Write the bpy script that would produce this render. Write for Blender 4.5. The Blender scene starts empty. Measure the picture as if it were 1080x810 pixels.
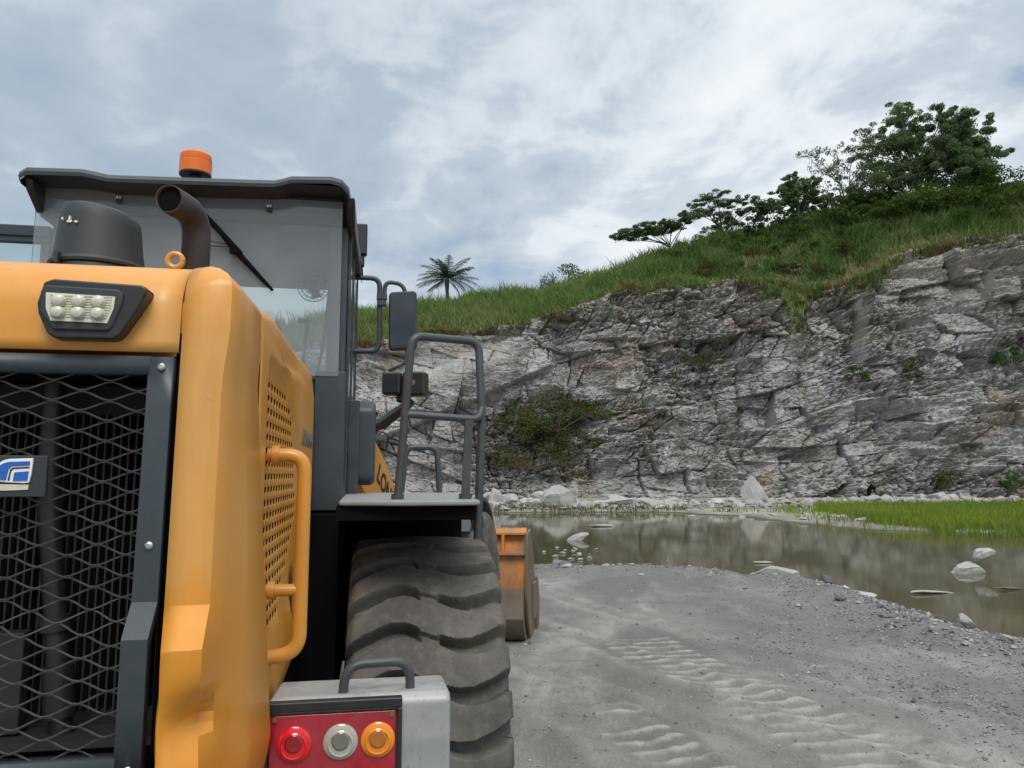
import bpy, bmesh, math, random
import numpy as np
from mathutils import Vector, Matrix
R = math.radians
random.seed(7); rng = np.random.default_rng(7)
sc = bpy.context.scene
col = sc.collection

# ------------------------------------------------------------------ noise
def _h(ix, iy, iz, seed):
    n = (ix.astype(np.int64) * 374761393 + iy.astype(np.int64) * 668265263 + iz.astype(np.int64) * 2147483647 + seed * 1274126177) & 0x7fffffff
    n = ((n ^ (n >> 13)) * 1274126177) & 0x7fffffff
    n = ((n ^ (n >> 15)) * 2246822519) & 0x7fffffff
    return ((n ^ (n >> 16)) & 0xffffff) / float(0xffffff)
def vnoise(x, y, seed=0):
    ix = np.floor(x); iy = np.floor(y); fx = x - ix; fy = y - iy
    fx = fx * fx * (3 - 2 * fx); fy = fy * fy * (3 - 2 * fy); z = np.zeros_like(ix)
    a = _h(ix, iy, z, seed); b = _h(ix + 1, iy, z, seed); c = _h(ix, iy + 1, z, seed); d = _h(ix + 1, iy + 1, z, seed)
    return (a * (1 - fx) + b * fx) * (1 - fy) + (c * (1 - fx) + d * fx) * fy
def fbm(x, y, oct=4, seed=0):
    s = 0; a = 0.5; t = 0
    for o in range(oct):
        s = s + a * (vnoise(x * 2 ** o, y * 2 ** o, seed + o * 17) - 0.5); t += a; a *= 0.5
    return s / t * 2
def facets(x, y, seed, tilt=0.6, off=1.0, cheb=False):
    """cellular facets: per cell a random step and a random tilted plane; also the distance to the cell border"""
    ix = np.floor(x); iy = np.floor(y); z = np.zeros_like(ix)
    best = np.full(x.shape, 1e9); sec = np.full(x.shape, 1e9); val = np.zeros_like(x)
    for dx in (-1, 0, 1):
        for dy in (-1, 0, 1):
            cx = ix + dx; cy = iy + dy
            px = cx + 0.1 + 0.8 * _h(cx, cy, z, seed); py = cy + 0.1 + 0.8 * _h(cx, cy, z, seed + 1)
            ex = x - px; ey = y - py; d = np.maximum(np.abs(ex + 0.25 * ey), np.abs(ey)) ** 2 + 0.15 * (ex * ex + ey * ey) if cheb else ex * ex + ey * ey
            v = off * (_h(cx, cy, z, seed + 2) - 0.5) + tilt * ((_h(cx, cy, z, seed + 3) - 0.5) * ex + (_h(cx, cy, z, seed + 4) - 0.35) * ey) * 2
            m = d < best
            sec = np.where(m, best, np.minimum(sec, d)); val = np.where(m, v, val); best = np.where(m, d, best)
    return val, np.sqrt(sec) - np.sqrt(best)
def bricks(x, y, seed, tilt=0.6, off=1.0):
    """broken courses: beds of uneven thickness cut by joints of uneven spacing, every block with its own step and tilt"""
    z = np.zeros_like(x)
    def bd(k, s_, r=None): return k + 0.62 * (_h(k, z if r is None else r, z, s_) - 0.5)
    r = np.floor(y); r = np.where(y < bd(r, seed), r - 1, np.where(y >= bd(r + 1, seed), r + 1, r))
    y0 = bd(r, seed); y1 = bd(r + 1, seed); wf = 0.55 + 1.3 * _h(r, z + 7, z, seed + 1) ** 1.5
    lean = (_h(r, z + 3, z, seed + 5) - 0.5) * 0.9
    u = (x + lean * (y - y0)) / wf + 37 * _h(r, z + 9, z, seed + 2); c = np.floor(u); c = np.where(u < bd(c, seed + 3, r), c - 1, np.where(u >= bd(c + 1, seed + 3, r), c + 1, c))
    x0 = bd(c, seed + 3, r); x1 = bd(c + 1, seed + 3, r)
    e = np.minimum(np.minimum(y - y0, y1 - y), np.minimum(u - x0, x1 - u) * wf)
    lx = (u - (x0 + x1) / 2) * wf; ly = y - (y0 + y1) / 2
    h1, h2, h3 = _h(c, r, z + 1, seed + 4), _h(c, r, z + 2, seed + 4), _h(c, r, z + 3, seed + 4)
    return off * (h1 - 0.5) + tilt * ((h2 - 0.5) * lx + (h3 - 0.38) * ly) * 2, e
def sstep(a, b, x):
    t = np.clip((x - a) / (b - a), 0, 1); return t * t * (3 - 2 * t)

# ------------------------------------------------------------------ materials
class NT:
    def __init__(s, nt): s.nt = nt; s.n = nt.nodes; s.l = nt.links
    def node(s, t, **k):
        n = s.n.new(t)
        for a, v in k.items():
            if a.startswith('i_'):
                key = a[2:]; key = int(key) if key.isdigit() else key.replace('_', ' ')
                if isinstance(v, bpy.types.NodeSocket): s.l.new(v, n.inputs[key])
                else: n.inputs[key].default_value = v
            else: setattr(n, a, v)
        return n
    def noise(s, vec, scale, detail=6, rough=0.6, dist=0.0):
        n = s.node('ShaderNodeTexNoise', i_Scale=scale, i_Detail=detail, i_Roughness=rough, i_Distortion=dist)
        if vec is not None: s.l.new(vec, n.inputs['Vector'])
        return n.outputs[0]
    def ramp(s, fac, stops):
        n = s.node('ShaderNodeValToRGB'); s.l.new(fac, n.inputs[0]); e = n.color_ramp.elements
        while len(e) < len(stops): e.new(0.5)
        for i, (p, c) in enumerate(stops):
            e[i].position = p; e[i].color = (c, c, c, 1) if isinstance(c, (int, float)) else (*c[:3], 1)
        return n.outputs[0]
    def mix(s, fac, a, b, mode='MIX'):
        n = s.node('ShaderNodeMix', data_type='RGBA', blend_type=mode)
        for k, v in ((0, fac), (6, a), (7, b)):
            if isinstance(v, bpy.types.NodeSocket): s.l.new(v, n.inputs[k])
            else: n.inputs[k].default_value = v if k == 0 else (*v[:3], 1)
        return n.outputs[2]
    def math(s, op, a, b=0.0, clamp=False):
        n = s.node('ShaderNodeMath', operation=op, use_clamp=clamp)
        for k, v in ((0, a), (1, b)):
            if isinstance(v, bpy.types.NodeSocket): s.l.new(v, n.inputs[k])
            else: n.inputs[k].default_value = v
        return n.outputs[0]
    def mapping(s, vec, scale=(1, 1, 1), rot=(0, 0, 0), loc=(0, 0, 0)):
        n = s.node('ShaderNodeMapping'); s.l.new(vec, n.inputs[0])
        n.inputs['Scale'].default_value = scale; n.inputs['Rotation'].default_value = rot; n.inputs['Location'].default_value = loc
        return n.outputs[0]
def newmat(name):
    m = bpy.data.materials.new(name); m.use_nodes = True; t = NT(m.node_tree); b = t.n['Principled BSDF']
    tc = t.node('ShaderNodeTexCoord').outputs['Object']
    return m, t, b, tc
def pbr(name, c, rough=0.5, metal=0.0, dirt=0.0, dirtc=(0.30, 0.28, 0.24), dscale=3.0, var=0.12, bump=0.0, bscale=60, coat=0.0, lo=0.42, hi=0.72):
    m, t, b, tc = newmat(name)
    n1 = t.noise(tc, dscale * 0.7, 5)
    cc = t.mix(t.ramp(n1, [(0.3, 0), (0.7, 1)]), tuple(x * (1 - var) for x in c), tuple(min(1, x * (1 + var)) for x in c))
    if dirt > 0:
        n2 = t.noise(tc, dscale, 9, 0.65, 0.4); n3 = t.noise(tc, dscale * 9, 5, 0.7)
        f = t.math('MULTIPLY', t.ramp(t.math('ADD', t.math('MULTIPLY', n2, 0.75), t.math('MULTIPLY', n3, 0.25)), [(lo, 0), (hi, 1)]), dirt)
        cc = t.mix(f, cc, dirtc)
        t.l.new(t.math('ADD', rough, t.math('MULTIPLY', f, 0.35), True), b.inputs['Roughness'])
    else: b.inputs['Roughness'].default_value = rough
    t.l.new(cc, b.inputs['Base Color']); b.inputs['Metallic'].default_value = metal
    if coat: b.inputs['Coat Weight'].default_value = coat; b.inputs['Coat Roughness'].default_value = 0.15
    if bump:
        bn = t.node('ShaderNodeBump', i_Strength=bump, i_Distance=0.01); t.l.new(t.noise(tc, bscale, 6, 0.7), bn.inputs['Height']); t.l.new(bn.outputs[0], b.inputs['Normal'])
    return m
def glassmat(name, tint, refl=1.0, film=0.0, filmc=(0.5, 0.55, 0.58)):
    m = bpy.data.materials.new(name); m.use_nodes = True; t = NT(m.node_tree)
    t.n.remove(t.n['Principled BSDF']); out = t.n['Material Output']
    tr = t.node('ShaderNodeBsdfTransparent', i_Color=(*tint, 1)); gl = t.node('ShaderNodeBsdfGlossy', i_Roughness=0.02)
    fr = t.node('ShaderNodeFresnel', i_IOR=1.5)
    ms = t.node('ShaderNodeMixShader'); t.l.new(t.math('MULTIPLY', fr.outputs[0], refl, True), ms.inputs[0])
    t.l.new(tr.outputs[0], ms.inputs[1]); t.l.new(gl.outputs[0], ms.inputs[2]); last = ms
    if film:
        df = t.node('ShaderNodeBsdfDiffuse', i_Color=(*filmc, 1)); m2 = t.node('ShaderNodeMixShader')
        tc = t.node('ShaderNodeTexCoord').outputs['Object']
        t.l.new(t.math('MULTIPLY', t.ramp(t.noise(tc, 4, 6), [(0.3, 0.6), (0.7, 1.0)]), film), m2.inputs[0])
        t.l.new(ms.outputs[0], m2.inputs[1]); t.l.new(df.outputs[0], m2.inputs[2]); last = m2
    t.l.new(last.outputs[0], out.inputs[0])
    return m
def leafmat(name, c1, c2, c3=None, trans=0.35, scale=0.35):
    m = bpy.data.materials.new(name); m.use_nodes = True; t = NT(m.node_tree)
    t.n.remove(t.n['Principled BSDF']); out = t.n['Material Output']
    at = t.node('ShaderNodeAttribute', attribute_name='tint')
    tc = t.node('ShaderNodeTexCoord').outputs['Object']
    cc = t.mix(at.outputs['Fac'], c1, c2)
    if c3: cc = t.mix(t.ramp(t.noise(tc, scale, 4), [(0.48, 0), (0.68, 1)]), cc, c3)
    d = t.node('ShaderNodeBsdfDiffuse'); tl = t.node('ShaderNodeBsdfTranslucent')
    t.l.new(cc, d.inputs[0]); t.l.new(cc, tl.inputs[0])
    ms = t.node('ShaderNodeMixShader', i_0=trans); t.l.new(d.outputs[0], ms.inputs[1]); t.l.new(tl.outputs[0], ms.inputs[2])
    t.l.new(ms.outputs[0], out.inputs[0])
    return m

YEL = (0.66, 0.285, 0.034)
M = {}
m, t, b, tc = newmat('yellow_paint')
na = t.noise(tc, 1.6, 7, 0.62, 0.3); nb = t.noise(t.mapping(tc, (9, 9, 0.9)), 1.4, 7, 0.68); nc_ = t.noise(tc, 34, 5, 0.75); nd = t.noise(t.mapping(tc, (3, 3, 40), (0.5, 0.2, 0)), 1.5, 4, 0.7)
c = t.mix(t.ramp(na, [(0.35, 0), (0.65, 1)]), (0.65, 0.258, 0.022), (0.69, 0.295, 0.034))
c = t.mix(t.ramp(na, [(0.44, 0), (0.68, 0.38)]), c, (0.60, 0.385, 0.17))                    # dust film
c = t.mix(t.ramp(nb, [(0.55, 0), (0.70, 0.32)]), c, (0.42, 0.225, 0.07))                   # rain streaks
c = t.mix(t.ramp(nc_, [(0.66, 0), (0.72, 0.65)]), c, (0.26, 0.15, 0.07))                     # specks and stone chips
c = t.mix(t.ramp(nd, [(0.69, 0), (0.72, 0.35)]), c, (0.70, 0.48, 0.24))                      # scratches
t.l.new(c, b.inputs['Base Color']); t.l.new(t.ramp(na, [(0.35, 0.33), (0.7, 0.55)]), b.inputs['Roughness'])
b.inputs['Coat Weight'].default_value = 0.15; b.inputs['Coat Roughness'].default_value = 0.2
bp = t.node('ShaderNodeBump', i_Strength=0.05, i_Distance=0.02); t.l.new(na, bp.inputs['Height']); t.l.new(bp.outputs[0], b.inputs['Normal']); M['yellow'] = m
M['yellow2'] = pbr('yellow_paint_tubes', (0.62, 0.27, 0.035), 0.36, 0, 0.25, (0.45, 0.26, 0.09), 8, 0.05, 0.05, 30, 0.2)
M['dark'] = pbr('dark_blue_grey_paint', (0.034, 0.047, 0.056), 0.42, 0, 0.16, (0.14, 0.145, 0.145), 5, 0.1, 0.05, 60)
M['rail'] = pbr('dark_rail_paint', (0.042, 0.052, 0.058), 0.40, 0, 0.3, (0.13, 0.127, 0.12), 9, 0.12, 0.08, 60)
M['black'] = pbr('black_plastic', (0.016, 0.017, 0.018), 0.42, 0, 0.2, (0.09, 0.085, 0.08), 8, 0.1)
M['softblack'] = pbr('faded_black_plastic', (0.026, 0.032, 0.037), 0.55, 0, 0.25, (0.075, 0.078, 0.078), 7, 0.1, 0.08, 120)
M['void'] = pbr('shade_black', (0.006, 0.006, 0.007), 0.95, 0, 0.2, (0.012, 0.011, 0.010), 5)  # near-black paints in the shade of hollows; wiper and axles share it
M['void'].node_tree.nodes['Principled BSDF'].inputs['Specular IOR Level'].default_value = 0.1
M['fins'] = pbr('radiator_metal', (0.030, 0.030, 0.030), 0.6, 0.3, 0.4, (0.075, 0.07, 0.062), 6)
M['mesh'] = pbr('expanded_metal', (0.075, 0.073, 0.068), 0.55, 0.4, 0.5, (0.13, 0.125, 0.11), 14)
m, t, b, tc = newmat('worn_grey_paint')
na = t.noise(tc, 5, 8, 0.65, 0.5); nb = t.noise(t.mapping(tc, (14, 14, 2.2)), 1.6, 7, 0.7); nc_ = t.noise(tc, 42, 5, 0.7)
c = t.mix(t.ramp(na, [(0.35, 0), (0.65, 1)]), (0.30, 0.32, 0.325), (0.45, 0.455, 0.44)); c = t.mix(t.ramp(nb, [(0.50, 0), (0.66, 0.7)]), c, (0.22, 0.25, 0.285))
c = t.mix(t.ramp(nc_, [(0.60, 0), (0.72, 0.8)]), c, (0.16, 0.14, 0.12)); c = t.mix(t.ramp(t.math('MULTIPLY', na, nc_), [(0.34, 0), (0.40, 0.9)]), c, (0.20, 0.10, 0.05))
t.l.new(c, b.inputs['Base Color']); b.inputs['Metallic'].default_value = 0.15; t.l.new(t.ramp(na, [(0.3, 0.38), (0.7, 0.65)]), b.inputs['Roughness'])
bp = t.node('ShaderNodeBump', i_Strength=0.12, i_Distance=0.006); t.l.new(na, bp.inputs['Height']); t.l.new(bp.outputs[0], b.inputs['Normal']); M['greybox'] = m
M['plate'] = pbr('dusty_step_plate', (0.26, 0.275, 0.28), 0.6, 0.1, 0.5, (0.36, 0.35, 0.335), 6, 0.1, 0.1, 60)
m, t, b, tc = newmat('dusty_tyre_rubber')
na = t.noise(tc, 4.0, 8, 0.65, 0.5); nb = t.noise(tc, 22, 7, 0.72); nc_ = t.noise(tc, 90, 4, 0.7)
c = t.mix(t.ramp(na, [(0.36, 0), (0.64, 1)]), (0.078, 0.075, 0.070), (0.140, 0.132, 0.116)); c = t.mix(t.ramp(nb, [(0.52, 0), (0.70, 0.5)]), c, (0.21, 0.195, 0.162))
c = t.mix(t.ramp(nb, [(0.32, 0.5), (0.44, 0)]), c, (0.050, 0.049, 0.046)); t.l.new(c, b.inputs['Base Color']); b.inputs['Roughness'].default_value = 0.82; b.inputs['Specular IOR Level'].default_value = 0.3
bp = t.node('ShaderNodeBump', i_Strength=0.55, i_Distance=0.006); t.l.new(t.math('ADD', nb, t.math('MULTIPLY', nc_, 0.5)), bp.inputs['Height']); t.l.new(bp.outputs[0], b.inputs['Normal']); M['rubber'] = m
M['rust'] = pbr('rusty_rim', (0.20, 0.085, 0.045), 0.7, 0, 0.5, (0.10, 0.07, 0.05), 6, 0.2, 0.2, 40)
M['bucket'] = pbr('scraped_orange_steel', (0.52, 0.20, 0.035), 0.55, 0, 0.85, (0.20, 0.145, 0.10), 2.6, 0.15, 0.2, 20, lo=0.44, hi=0.62)
M['bucketlow'] = pbr('muddy_bare_steel', (0.145, 0.11, 0.075), 0.6, 0.2, 0.5, (0.26, 0.24, 0.21), 4, 0.2, 0.2, 20)
M['steel'] = pbr('bright_steel', (0.55, 0.55, 0.53), 0.35, 0.9, 0.2)
M['liner'] = pbr('grey_headliner', (0.30, 0.32, 0.34), 0.8, 0, 0.1)
M['exh'] = pbr('sooty_brown_pipe', (0.045, 0.034, 0.032), 0.6, 0.2, 0.5, (0.085, 0.066, 0.06), 8, 0.2, 0.1, 40)
M['white'] = pbr('white_enamel', (0.80, 0.80, 0.79), 0.35)
M['blue'] = pbr('emblem_blue', (0.02, 0.10, 0.42), 0.3, 0, 0.35, (0.03, 0.28, 0.58), 12)
M['ltdark'] = pbr('decal_grey', (0.16, 0.15, 0.13), 0.6)
M['letter'] = pbr('black_lettering', (0.015, 0.015, 0.016), 0.5)
M['seat'] = pbr('seat_fabric', (0.03, 0.03, 0.032), 0.9)
M['led'] = pbr('led_reflector', (0.66, 0.64, 0.50), 0.25, 0.1, 0.2, (0.5, 0.47, 0.36), 30)
M['bulb'] = pbr('led_dome', (0.62, 0.60, 0.50), 0.15, 0, 0.1)
M['glass'] = glassmat('cab_glass', (0.95, 0.97, 0.97), 1.3, 0.24, (0.58, 0.65, 0.69))
M['glassside'] = glassmat('cab_side_glass', (0.86, 0.92, 0.92), 0.9, 0.05)
M['mirror'] = pbr('mirror_glass', (0.075, 0.082, 0.09), 0.04, 1.0)
def plastic(name, c, rough=0.15, trans=0.4):
    m, t, b, tc = newmat(name)
    n = t.noise(tc, 30, 6)
    t.l.new(t.mix(t.ramp(n, [(0.35, 0), (0.75, 0.45)]), c, tuple(x * 0.6 + 0.06 for x in c)), b.inputs['Base Color'])
    b.inputs['Roughness'].default_value = rough; b.inputs['Transmission Weight'].default_value = trans
    b.inputs['Coat Weight'].default_value = 0.5; b.inputs['Coat Roughness'].default_value = 0.1
    return m
M['amber'] = plastic('amber_plastic', (0.85, 0.16, 0.001), 0.35, 0.0); M['amber'].node_tree.nodes['Principled BSDF'].inputs['Coat Weight'].default_value = 0.05
M['amber2'] = plastic('amber_lens', (0.95, 0.30, 0.01), 0.12, 0.1)
M['red'] = pbr('dusty_red_lens', (0.36, 0.006, 0.020), 0.14, 0, 0.38, (0.36, 0.11, 0.14), 9, 0.2, coat=0.8)
M['red2'] = plastic('bright_red_lens', (0.85, 0.008, 0.015), 0.1, 0.1)
M['cup_red'] = plastic('bulb_shadow_red', (0.30, 0.006, 0.012), 0.15, 0.0)
M['cup_grey'] = plastic('bulb_shadow_grey', (0.17, 0.165, 0.15), 0.12, 0.0)
M['cup_amber'] = plastic('bulb_shadow_amber', (0.40, 0.15, 0.02), 0.12, 0.0)
M['clear'] = plastic('clear_lens', (0.62, 0.60, 0.52), 0.1, 0.3)

# ------------------------------------------------------------------ mesh builder
def fillet(pts, r, n=6):
    pts = [Vector(p) for p in pts]; out = [pts[0]]
    for i in range(1, len(pts) - 1):
        a, b, c = pts[i - 1], pts[i], pts[i + 1]
        u = (a - b); v = (c - b); d = min(r, u.length * 0.49, v.length * 0.49)
        p = b + u.normalized() * d; q = b + v.normalized() * d
        for k in range(n + 1):
            t = k / n; out.append(p * (1 - t) ** 2 + b * 2 * t * (1 - t) + q * t * t)
    out.append(pts[-1]); return out
class MB:
    def __init__(s, xf=None): s.v = []; s.f = []; s.xf = xf
    def add(s, vs, fs):
        o = len(s.v); s.v += [tuple(v) for v in vs]; s.f += [tuple(i + o for i in f) for f in fs]; return s
    def box(s, x0, x1, y0, y1, z0, z1):
        return s.add([(x0, y0, z0), (x1, y0, z0), (x1, y1, z0), (x0, y1, z0), (x0, y0, z1), (x1, y0, z1), (x1, y1, z1), (x0, y1, z1)],
                     [(0, 3, 2, 1), (4, 5, 6, 7), (0, 1, 5, 4), (1, 2, 6, 5), (2, 3, 7, 6), (3, 0, 4, 7)])
    def prism(s, poly, axis, a, b):
        n = len(poly)
        def pt(p, t): return {'x': (t, p[0], p[1]), 'y': (p[0], t, p[1]), 'z': (p[0], p[1], t)}[axis]
        vs = [pt(p, a) for p in poly] + [pt(p, b) for p in poly]
        return s.add(vs, [tuple(range(n - 1, -1, -1)), tuple(range(n, 2 * n))] + [(i, (i + 1) % n, n + (i + 1) % n, n + i) for i in range(n)])
    def tube(s, pts, r, seg=10, cap=True):
        pts = [Vector(p) for p in pts]; n = len(pts); rad = r if isinstance(r, (list, tuple)) else [r] * n
        t0 = (pts[1] - pts[0]).normalized(); ref = Vector((0, 0, 1)) if abs(t0.z) < 0.9 else Vector((1, 0, 0))
        u = t0.cross(ref).normalized(); vs = []; fs = []
        for i, p in enumerate(pts):
            t = (pts[min(i + 1, n - 1)] - pts[max(i - 1, 0)]).normalized()
            u = (u - t * u.dot(t)).normalized(); w = t.cross(u)
            for k in range(seg):
                a = 2 * math.pi * k / seg; vs.append(p + (u * math.cos(a) + w * math.sin(a)) * rad[i])
        for i in range(n - 1):
            for k in range(seg):
                fs.append((i * seg + k, i * seg + (k + 1) % seg, (i + 1) * seg + (k + 1) % seg, (i + 1) * seg + k))
        if cap: fs += [tuple(range(seg - 1, -1, -1)), tuple(range((n - 1) * seg, n * seg))]
        return s.add(vs, fs)
    def lathe(s, prof, origin, axis=(0, 0, 1), seg=32, xs=1.0):
        ax = Vector(axis).normalized(); u = ax.orthogonal().normalized(); w = ax.cross(u); o = Vector(origin); n = len(prof); vs = []; fs = []
        for r, h in prof:
            for k in range(seg):
                a = 2 * math.pi * k / seg; vs.append(o + ax * h + (u * math.cos(a) + w * math.sin(a)) * r)
        for i in range(n - 1):
            for k in range(seg):
                fs.append((i * seg + k, i * seg + (k + 1) % seg, (i + 1) * seg + (k + 1) % seg, (i + 1) * seg + k))
        fs += [tuple(range(seg - 1, -1, -1)), tuple(range((n - 1) * seg, n * seg))]
        return s.add(vs, fs)
    def grid(s, P, drop=None):
        nu = len(P); nv = len(P[0]); vs = [p for r in P for p in r]
        fs = [(i * nv + j, i * nv + j + 1, (i + 1) * nv + j + 1, (i + 1) * nv + j) for i in range(nu - 1) for j in range(nv - 1) if not (drop and drop(i, j))]
        return s.add(vs, fs)
    def mirror(s):
        o = len(s.v); n = len(s.f)
        s.v += [(-x, y, z) for x, y, z in s.v]; s.f += [tuple(i + o for i in reversed(f)) for f in s.f[:n]]; return s
    def build(s, name, mat, parent=None, smooth=True, bevel=0.0, solid=0.0, off=None, ang=32, seg=2):
        if s.xf: s.v = [s.xf(v) for v in s.v]
        if off: s.v = [(x - off[0], y - off[1], z - off[2]) for x, y, z in s.v]
        me = bpy.data.meshes.new(name); me.from_pydata([tuple(v) for v in s.v], [], s.f)
        if not solid or True:
            bm = bmesh.new(); bm.from_mesh(me); bmesh.ops.recalc_face_normals(bm, faces=bm.faces); bm.to_mesh(me); bm.free()
        if smooth:
            me.polygons.foreach_set('use_smooth', [True] * len(me.polygons)); me.set_sharp_from_angle(angle=R(ang))
        ob = bpy.data.objects.new(name, me); col.objects.link(ob)
        if mat: me.materials.append(mat)
        if parent: ob.parent = parent
        if solid: md = ob.modifiers.new('solid', 'SOLIDIFY'); md.thickness = solid; md.offset = 0
        if bevel:
            md = ob.modifiers.new('bevel', 'BEVEL'); md.width = bevel; md.segments = seg; md.limit_method = 'ANGLE'; md.angle_limit = R(35)
            if smooth: md.harden_normals = True
        return ob
def tag(o, label=None, cat=None, group=None, kind=None):
    if label: o['label'] = label
    if cat: o['category'] = cat
    if group: o['group'] = group
    if kind: o['kind'] = kind
    return o
def npmesh(name, V, Fq, mat, tint=None, smooth=False):
    me = bpy.data.meshes.new(name); V = np.asarray(V, np.float32); Fq = np.asarray(Fq, np.int32); k = Fq.shape[1]
    me.vertices.add(len(V)); me.vertices.foreach_set('co', V.ravel())
    me.loops.add(Fq.size); me.loops.foreach_set('vertex_index', Fq.ravel())
    me.polygons.add(len(Fq)); me.polygons.foreach_set('loop_start', np.arange(len(Fq), dtype=np.int32) * k)
    me.polygons.foreach_set('use_smooth', np.full(len(Fq), smooth))
    if tint is not None:
        a = me.attributes.new('tint', 'FLOAT', 'POINT'); a.data.foreach_set('value', np.asarray(tint, np.float32))
    me.update(calc_edges=True); me.materials.append(mat)
    ob = bpy.data.objects.new(name, me); col.objects.link(ob); return ob
def gridmesh(name, X, Y, Z, mat, smooth=True):
    nu, nv = X.shape; idx = np.arange(nu * nv).reshape(nu, nv)
    F = np.stack([idx[:-1, :-1], idx[:-1, 1:], idx[1:, 1:], idx[1:, :-1]], -1).reshape(-1, 4)
    return npmesh(name, np.stack([X, Y, Z], -1).reshape(-1, 3), F, mat, None, smooth)

# ================================================================== camera
cam = bpy.data.cameras.new('camera'); co = bpy.data.objects.new('camera', cam); col.objects.link(co)
cam.sensor_width = 36; cam.lens = 36 * 800 / 1080; cam.clip_end = 3000; cam.clip_start = 0.05
co.location = (0, 0, 1.92); co.rotation_euler = (R(90) + math.atan(95 / 800), 0, 0); sc.camera = co

# ================================================================== the wheel loader
OFF = (0, 3.75, 0)
LA = R(10); LC, LS = math.cos(LA), math.sin(LA)
def mworld(x, y, z=0): return Vector(((x - 0.9) * LC - y * LS, (x - 0.9) * LS + y * LC, z))
loader = bpy.data.objects.new('wheel_loader', None); col.objects.link(loader)
loader.location = mworld(0, 3.75); loader.rotation_euler = (0, 0, LA); loader.empty_display_size = 0.3
tag(loader, 'yellow articulated wheel loader seen from behind, parked on the gravel yard', 'wheel loader')
def B(mb, name, mat, parent=None, **k): return mb.build(name, M[mat] if isinstance(mat, str) else mat, parent or loader, off=OFF, **k)
def BS(mb, name, mat, parent=None, **k):
    """every loose piece of the builder as an object of its own"""
    par = list(range(len(mb.v)))
    def find(i):
        while par[i] != i: par[i] = par[par[i]]; i = par[i]
        return i
    for f in mb.f:
        for j in f[1:]: par[find(j)] = find(f[0])
    gr = {}
    for f in mb.f: gr.setdefault(find(f[0]), []).append(f)
    for fs in gr.values():
        ids = sorted({i for f in fs for i in f}); mp = {a: b for b, a in enumerate(ids)}
        q = MB(mb.xf); q.add([mb.v[i] for i in ids], [tuple(mp[i] for i in f) for f in fs]); B(q, name, mat, parent, **k)
def text_mesh(txt, size, place, name, mat, parent, bold=0.0, ext=0.001):
    cu = bpy.data.curves.new(name, 'FONT'); cu.body = txt; cu.size = size; cu.extrude = ext; cu.offset = bold
    o = bpy.data.objects.new(name + '_tmp', cu); col.objects.link(o)
    dg = bpy.context.evaluated_depsgraph_get(); dg.update()
    me = bpy.data.meshes.new_from_object(o.evaluated_get(dg)); bpy.data.objects.remove(o)
    me.materials.clear(); me.materials.append(M[mat])
    for v in me.vertices:
        p = place(v.co.x, v.co.y, v.co.z); v.co = (p[0] - OFF[0], p[1] - OFF[1], p[2] - OFF[2])
    ob = bpy.data.objects.new(name, me); col.objects.link(ob); ob.parent = parent; return ob

# ---- engine hood
ZK = 1.665
def tilt(z): return 0.05 * max(0, z - 1.6)
def ztop(Y): return 2.369 + 0.003 * (Y - 1.7)
def arc(i, n, r):                                   # rounding of the top edge: inset and drop
    a = math.pi / 2 * i / n; return r * (1 - math.cos(a)), r * (1 - math.sin(a))
plan = [(0.500, 1.60, 0, -1, .11), (0.535, 1.60, 0, -1, .085), (0.562, 1.602, 0.15, -1, .06), (0.577, 1.611, 0.6, -0.7, .045), (0.5855, 1.632, 0.9, -0.3, .048), (0.589, 1.68, 1, -0.1, .045), (0.593, 1.80, 1, -0.05, .045), (0.599, 1.945, 1, -0.02, .045)]
def corner_rows():
    zs = [1.06 + 0.02 * i for i in range(int((2.22 - 1.06) / 0.02) + 1)]; zs = sorted([z for z in zs if not (1.58 < z < 1.68)] + [1.672, 1.665, 1.595, 1.588, 1.63])
    P = []
    for px, py, nx, ny, rd_ in plan:
        rowp = []
        w = max(0, min(1, (py - 1.60) / 0.34))
        for z in zs:
            x = px + 0.055 * w * max(0, (2.15 - z)) / 0.75 + (0.012 * float(sstep(2.08, 2.24, z)) * (1 - 0.6 * w) if px > 0.57 else 0); y = py + tilt(z) * (1 - w)
            b = 0.0
            if px < 0.580:                           # stepped-out bumper corner below the grille shoulder
                b = min(1, max(0, (ZK - z) / 0.07)); y -= 0.070 * b; x += 0.016 * b * max(0, (0.56 - px) / 0.06) + 0.004 * b * (px > 0.54)
                d = math.exp(-((z - 1.455) / 0.05) ** 2) * max(0, (px - 0.505) / 0.055)     # the dent in it
                y += 0.070 * d; x -= 0.016 * d
                y += 0.03 * max(0, (1.44 - z) / 0.2) * max(0, (px - 0.54) / 0.034) if z < 1.44 else 0
            if z < 1.32: x -= 0.10 * ((1.32 - z) / 0.26) ** 1.5 * w; 
            rowp.append((x, y, z))
        n = math.hypot(nx, ny) or 1
        for i in range(1, 8):
            ins, drop = arc(i, 7, rd_)
            z = ztop(py) - drop - 0.022 * max(0, min(1, (px - 0.55) / 0.03))
            rowp.append((px + (0.012 * (1 - 0.6 * w) if px > 0.57 else 0) - nx / n * ins, py + tilt(z) * (1 - w) - ny / n * ins, z))
        P.append(rowp)
    return P
PC = corner_rows()
# densify the bumper step between plan rows
for nm in ('hood_corner',):
    mb = MB(); mb.grid(PC); o1 = B(mb, nm, 'yellow', solid=0.008, ang=24)
    mb = MB(); mb.grid([[(-x, y, z) for x, y, z in r] for r in PC]); B(mb, nm, 'yellow', solid=0.008, ang=40)
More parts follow.
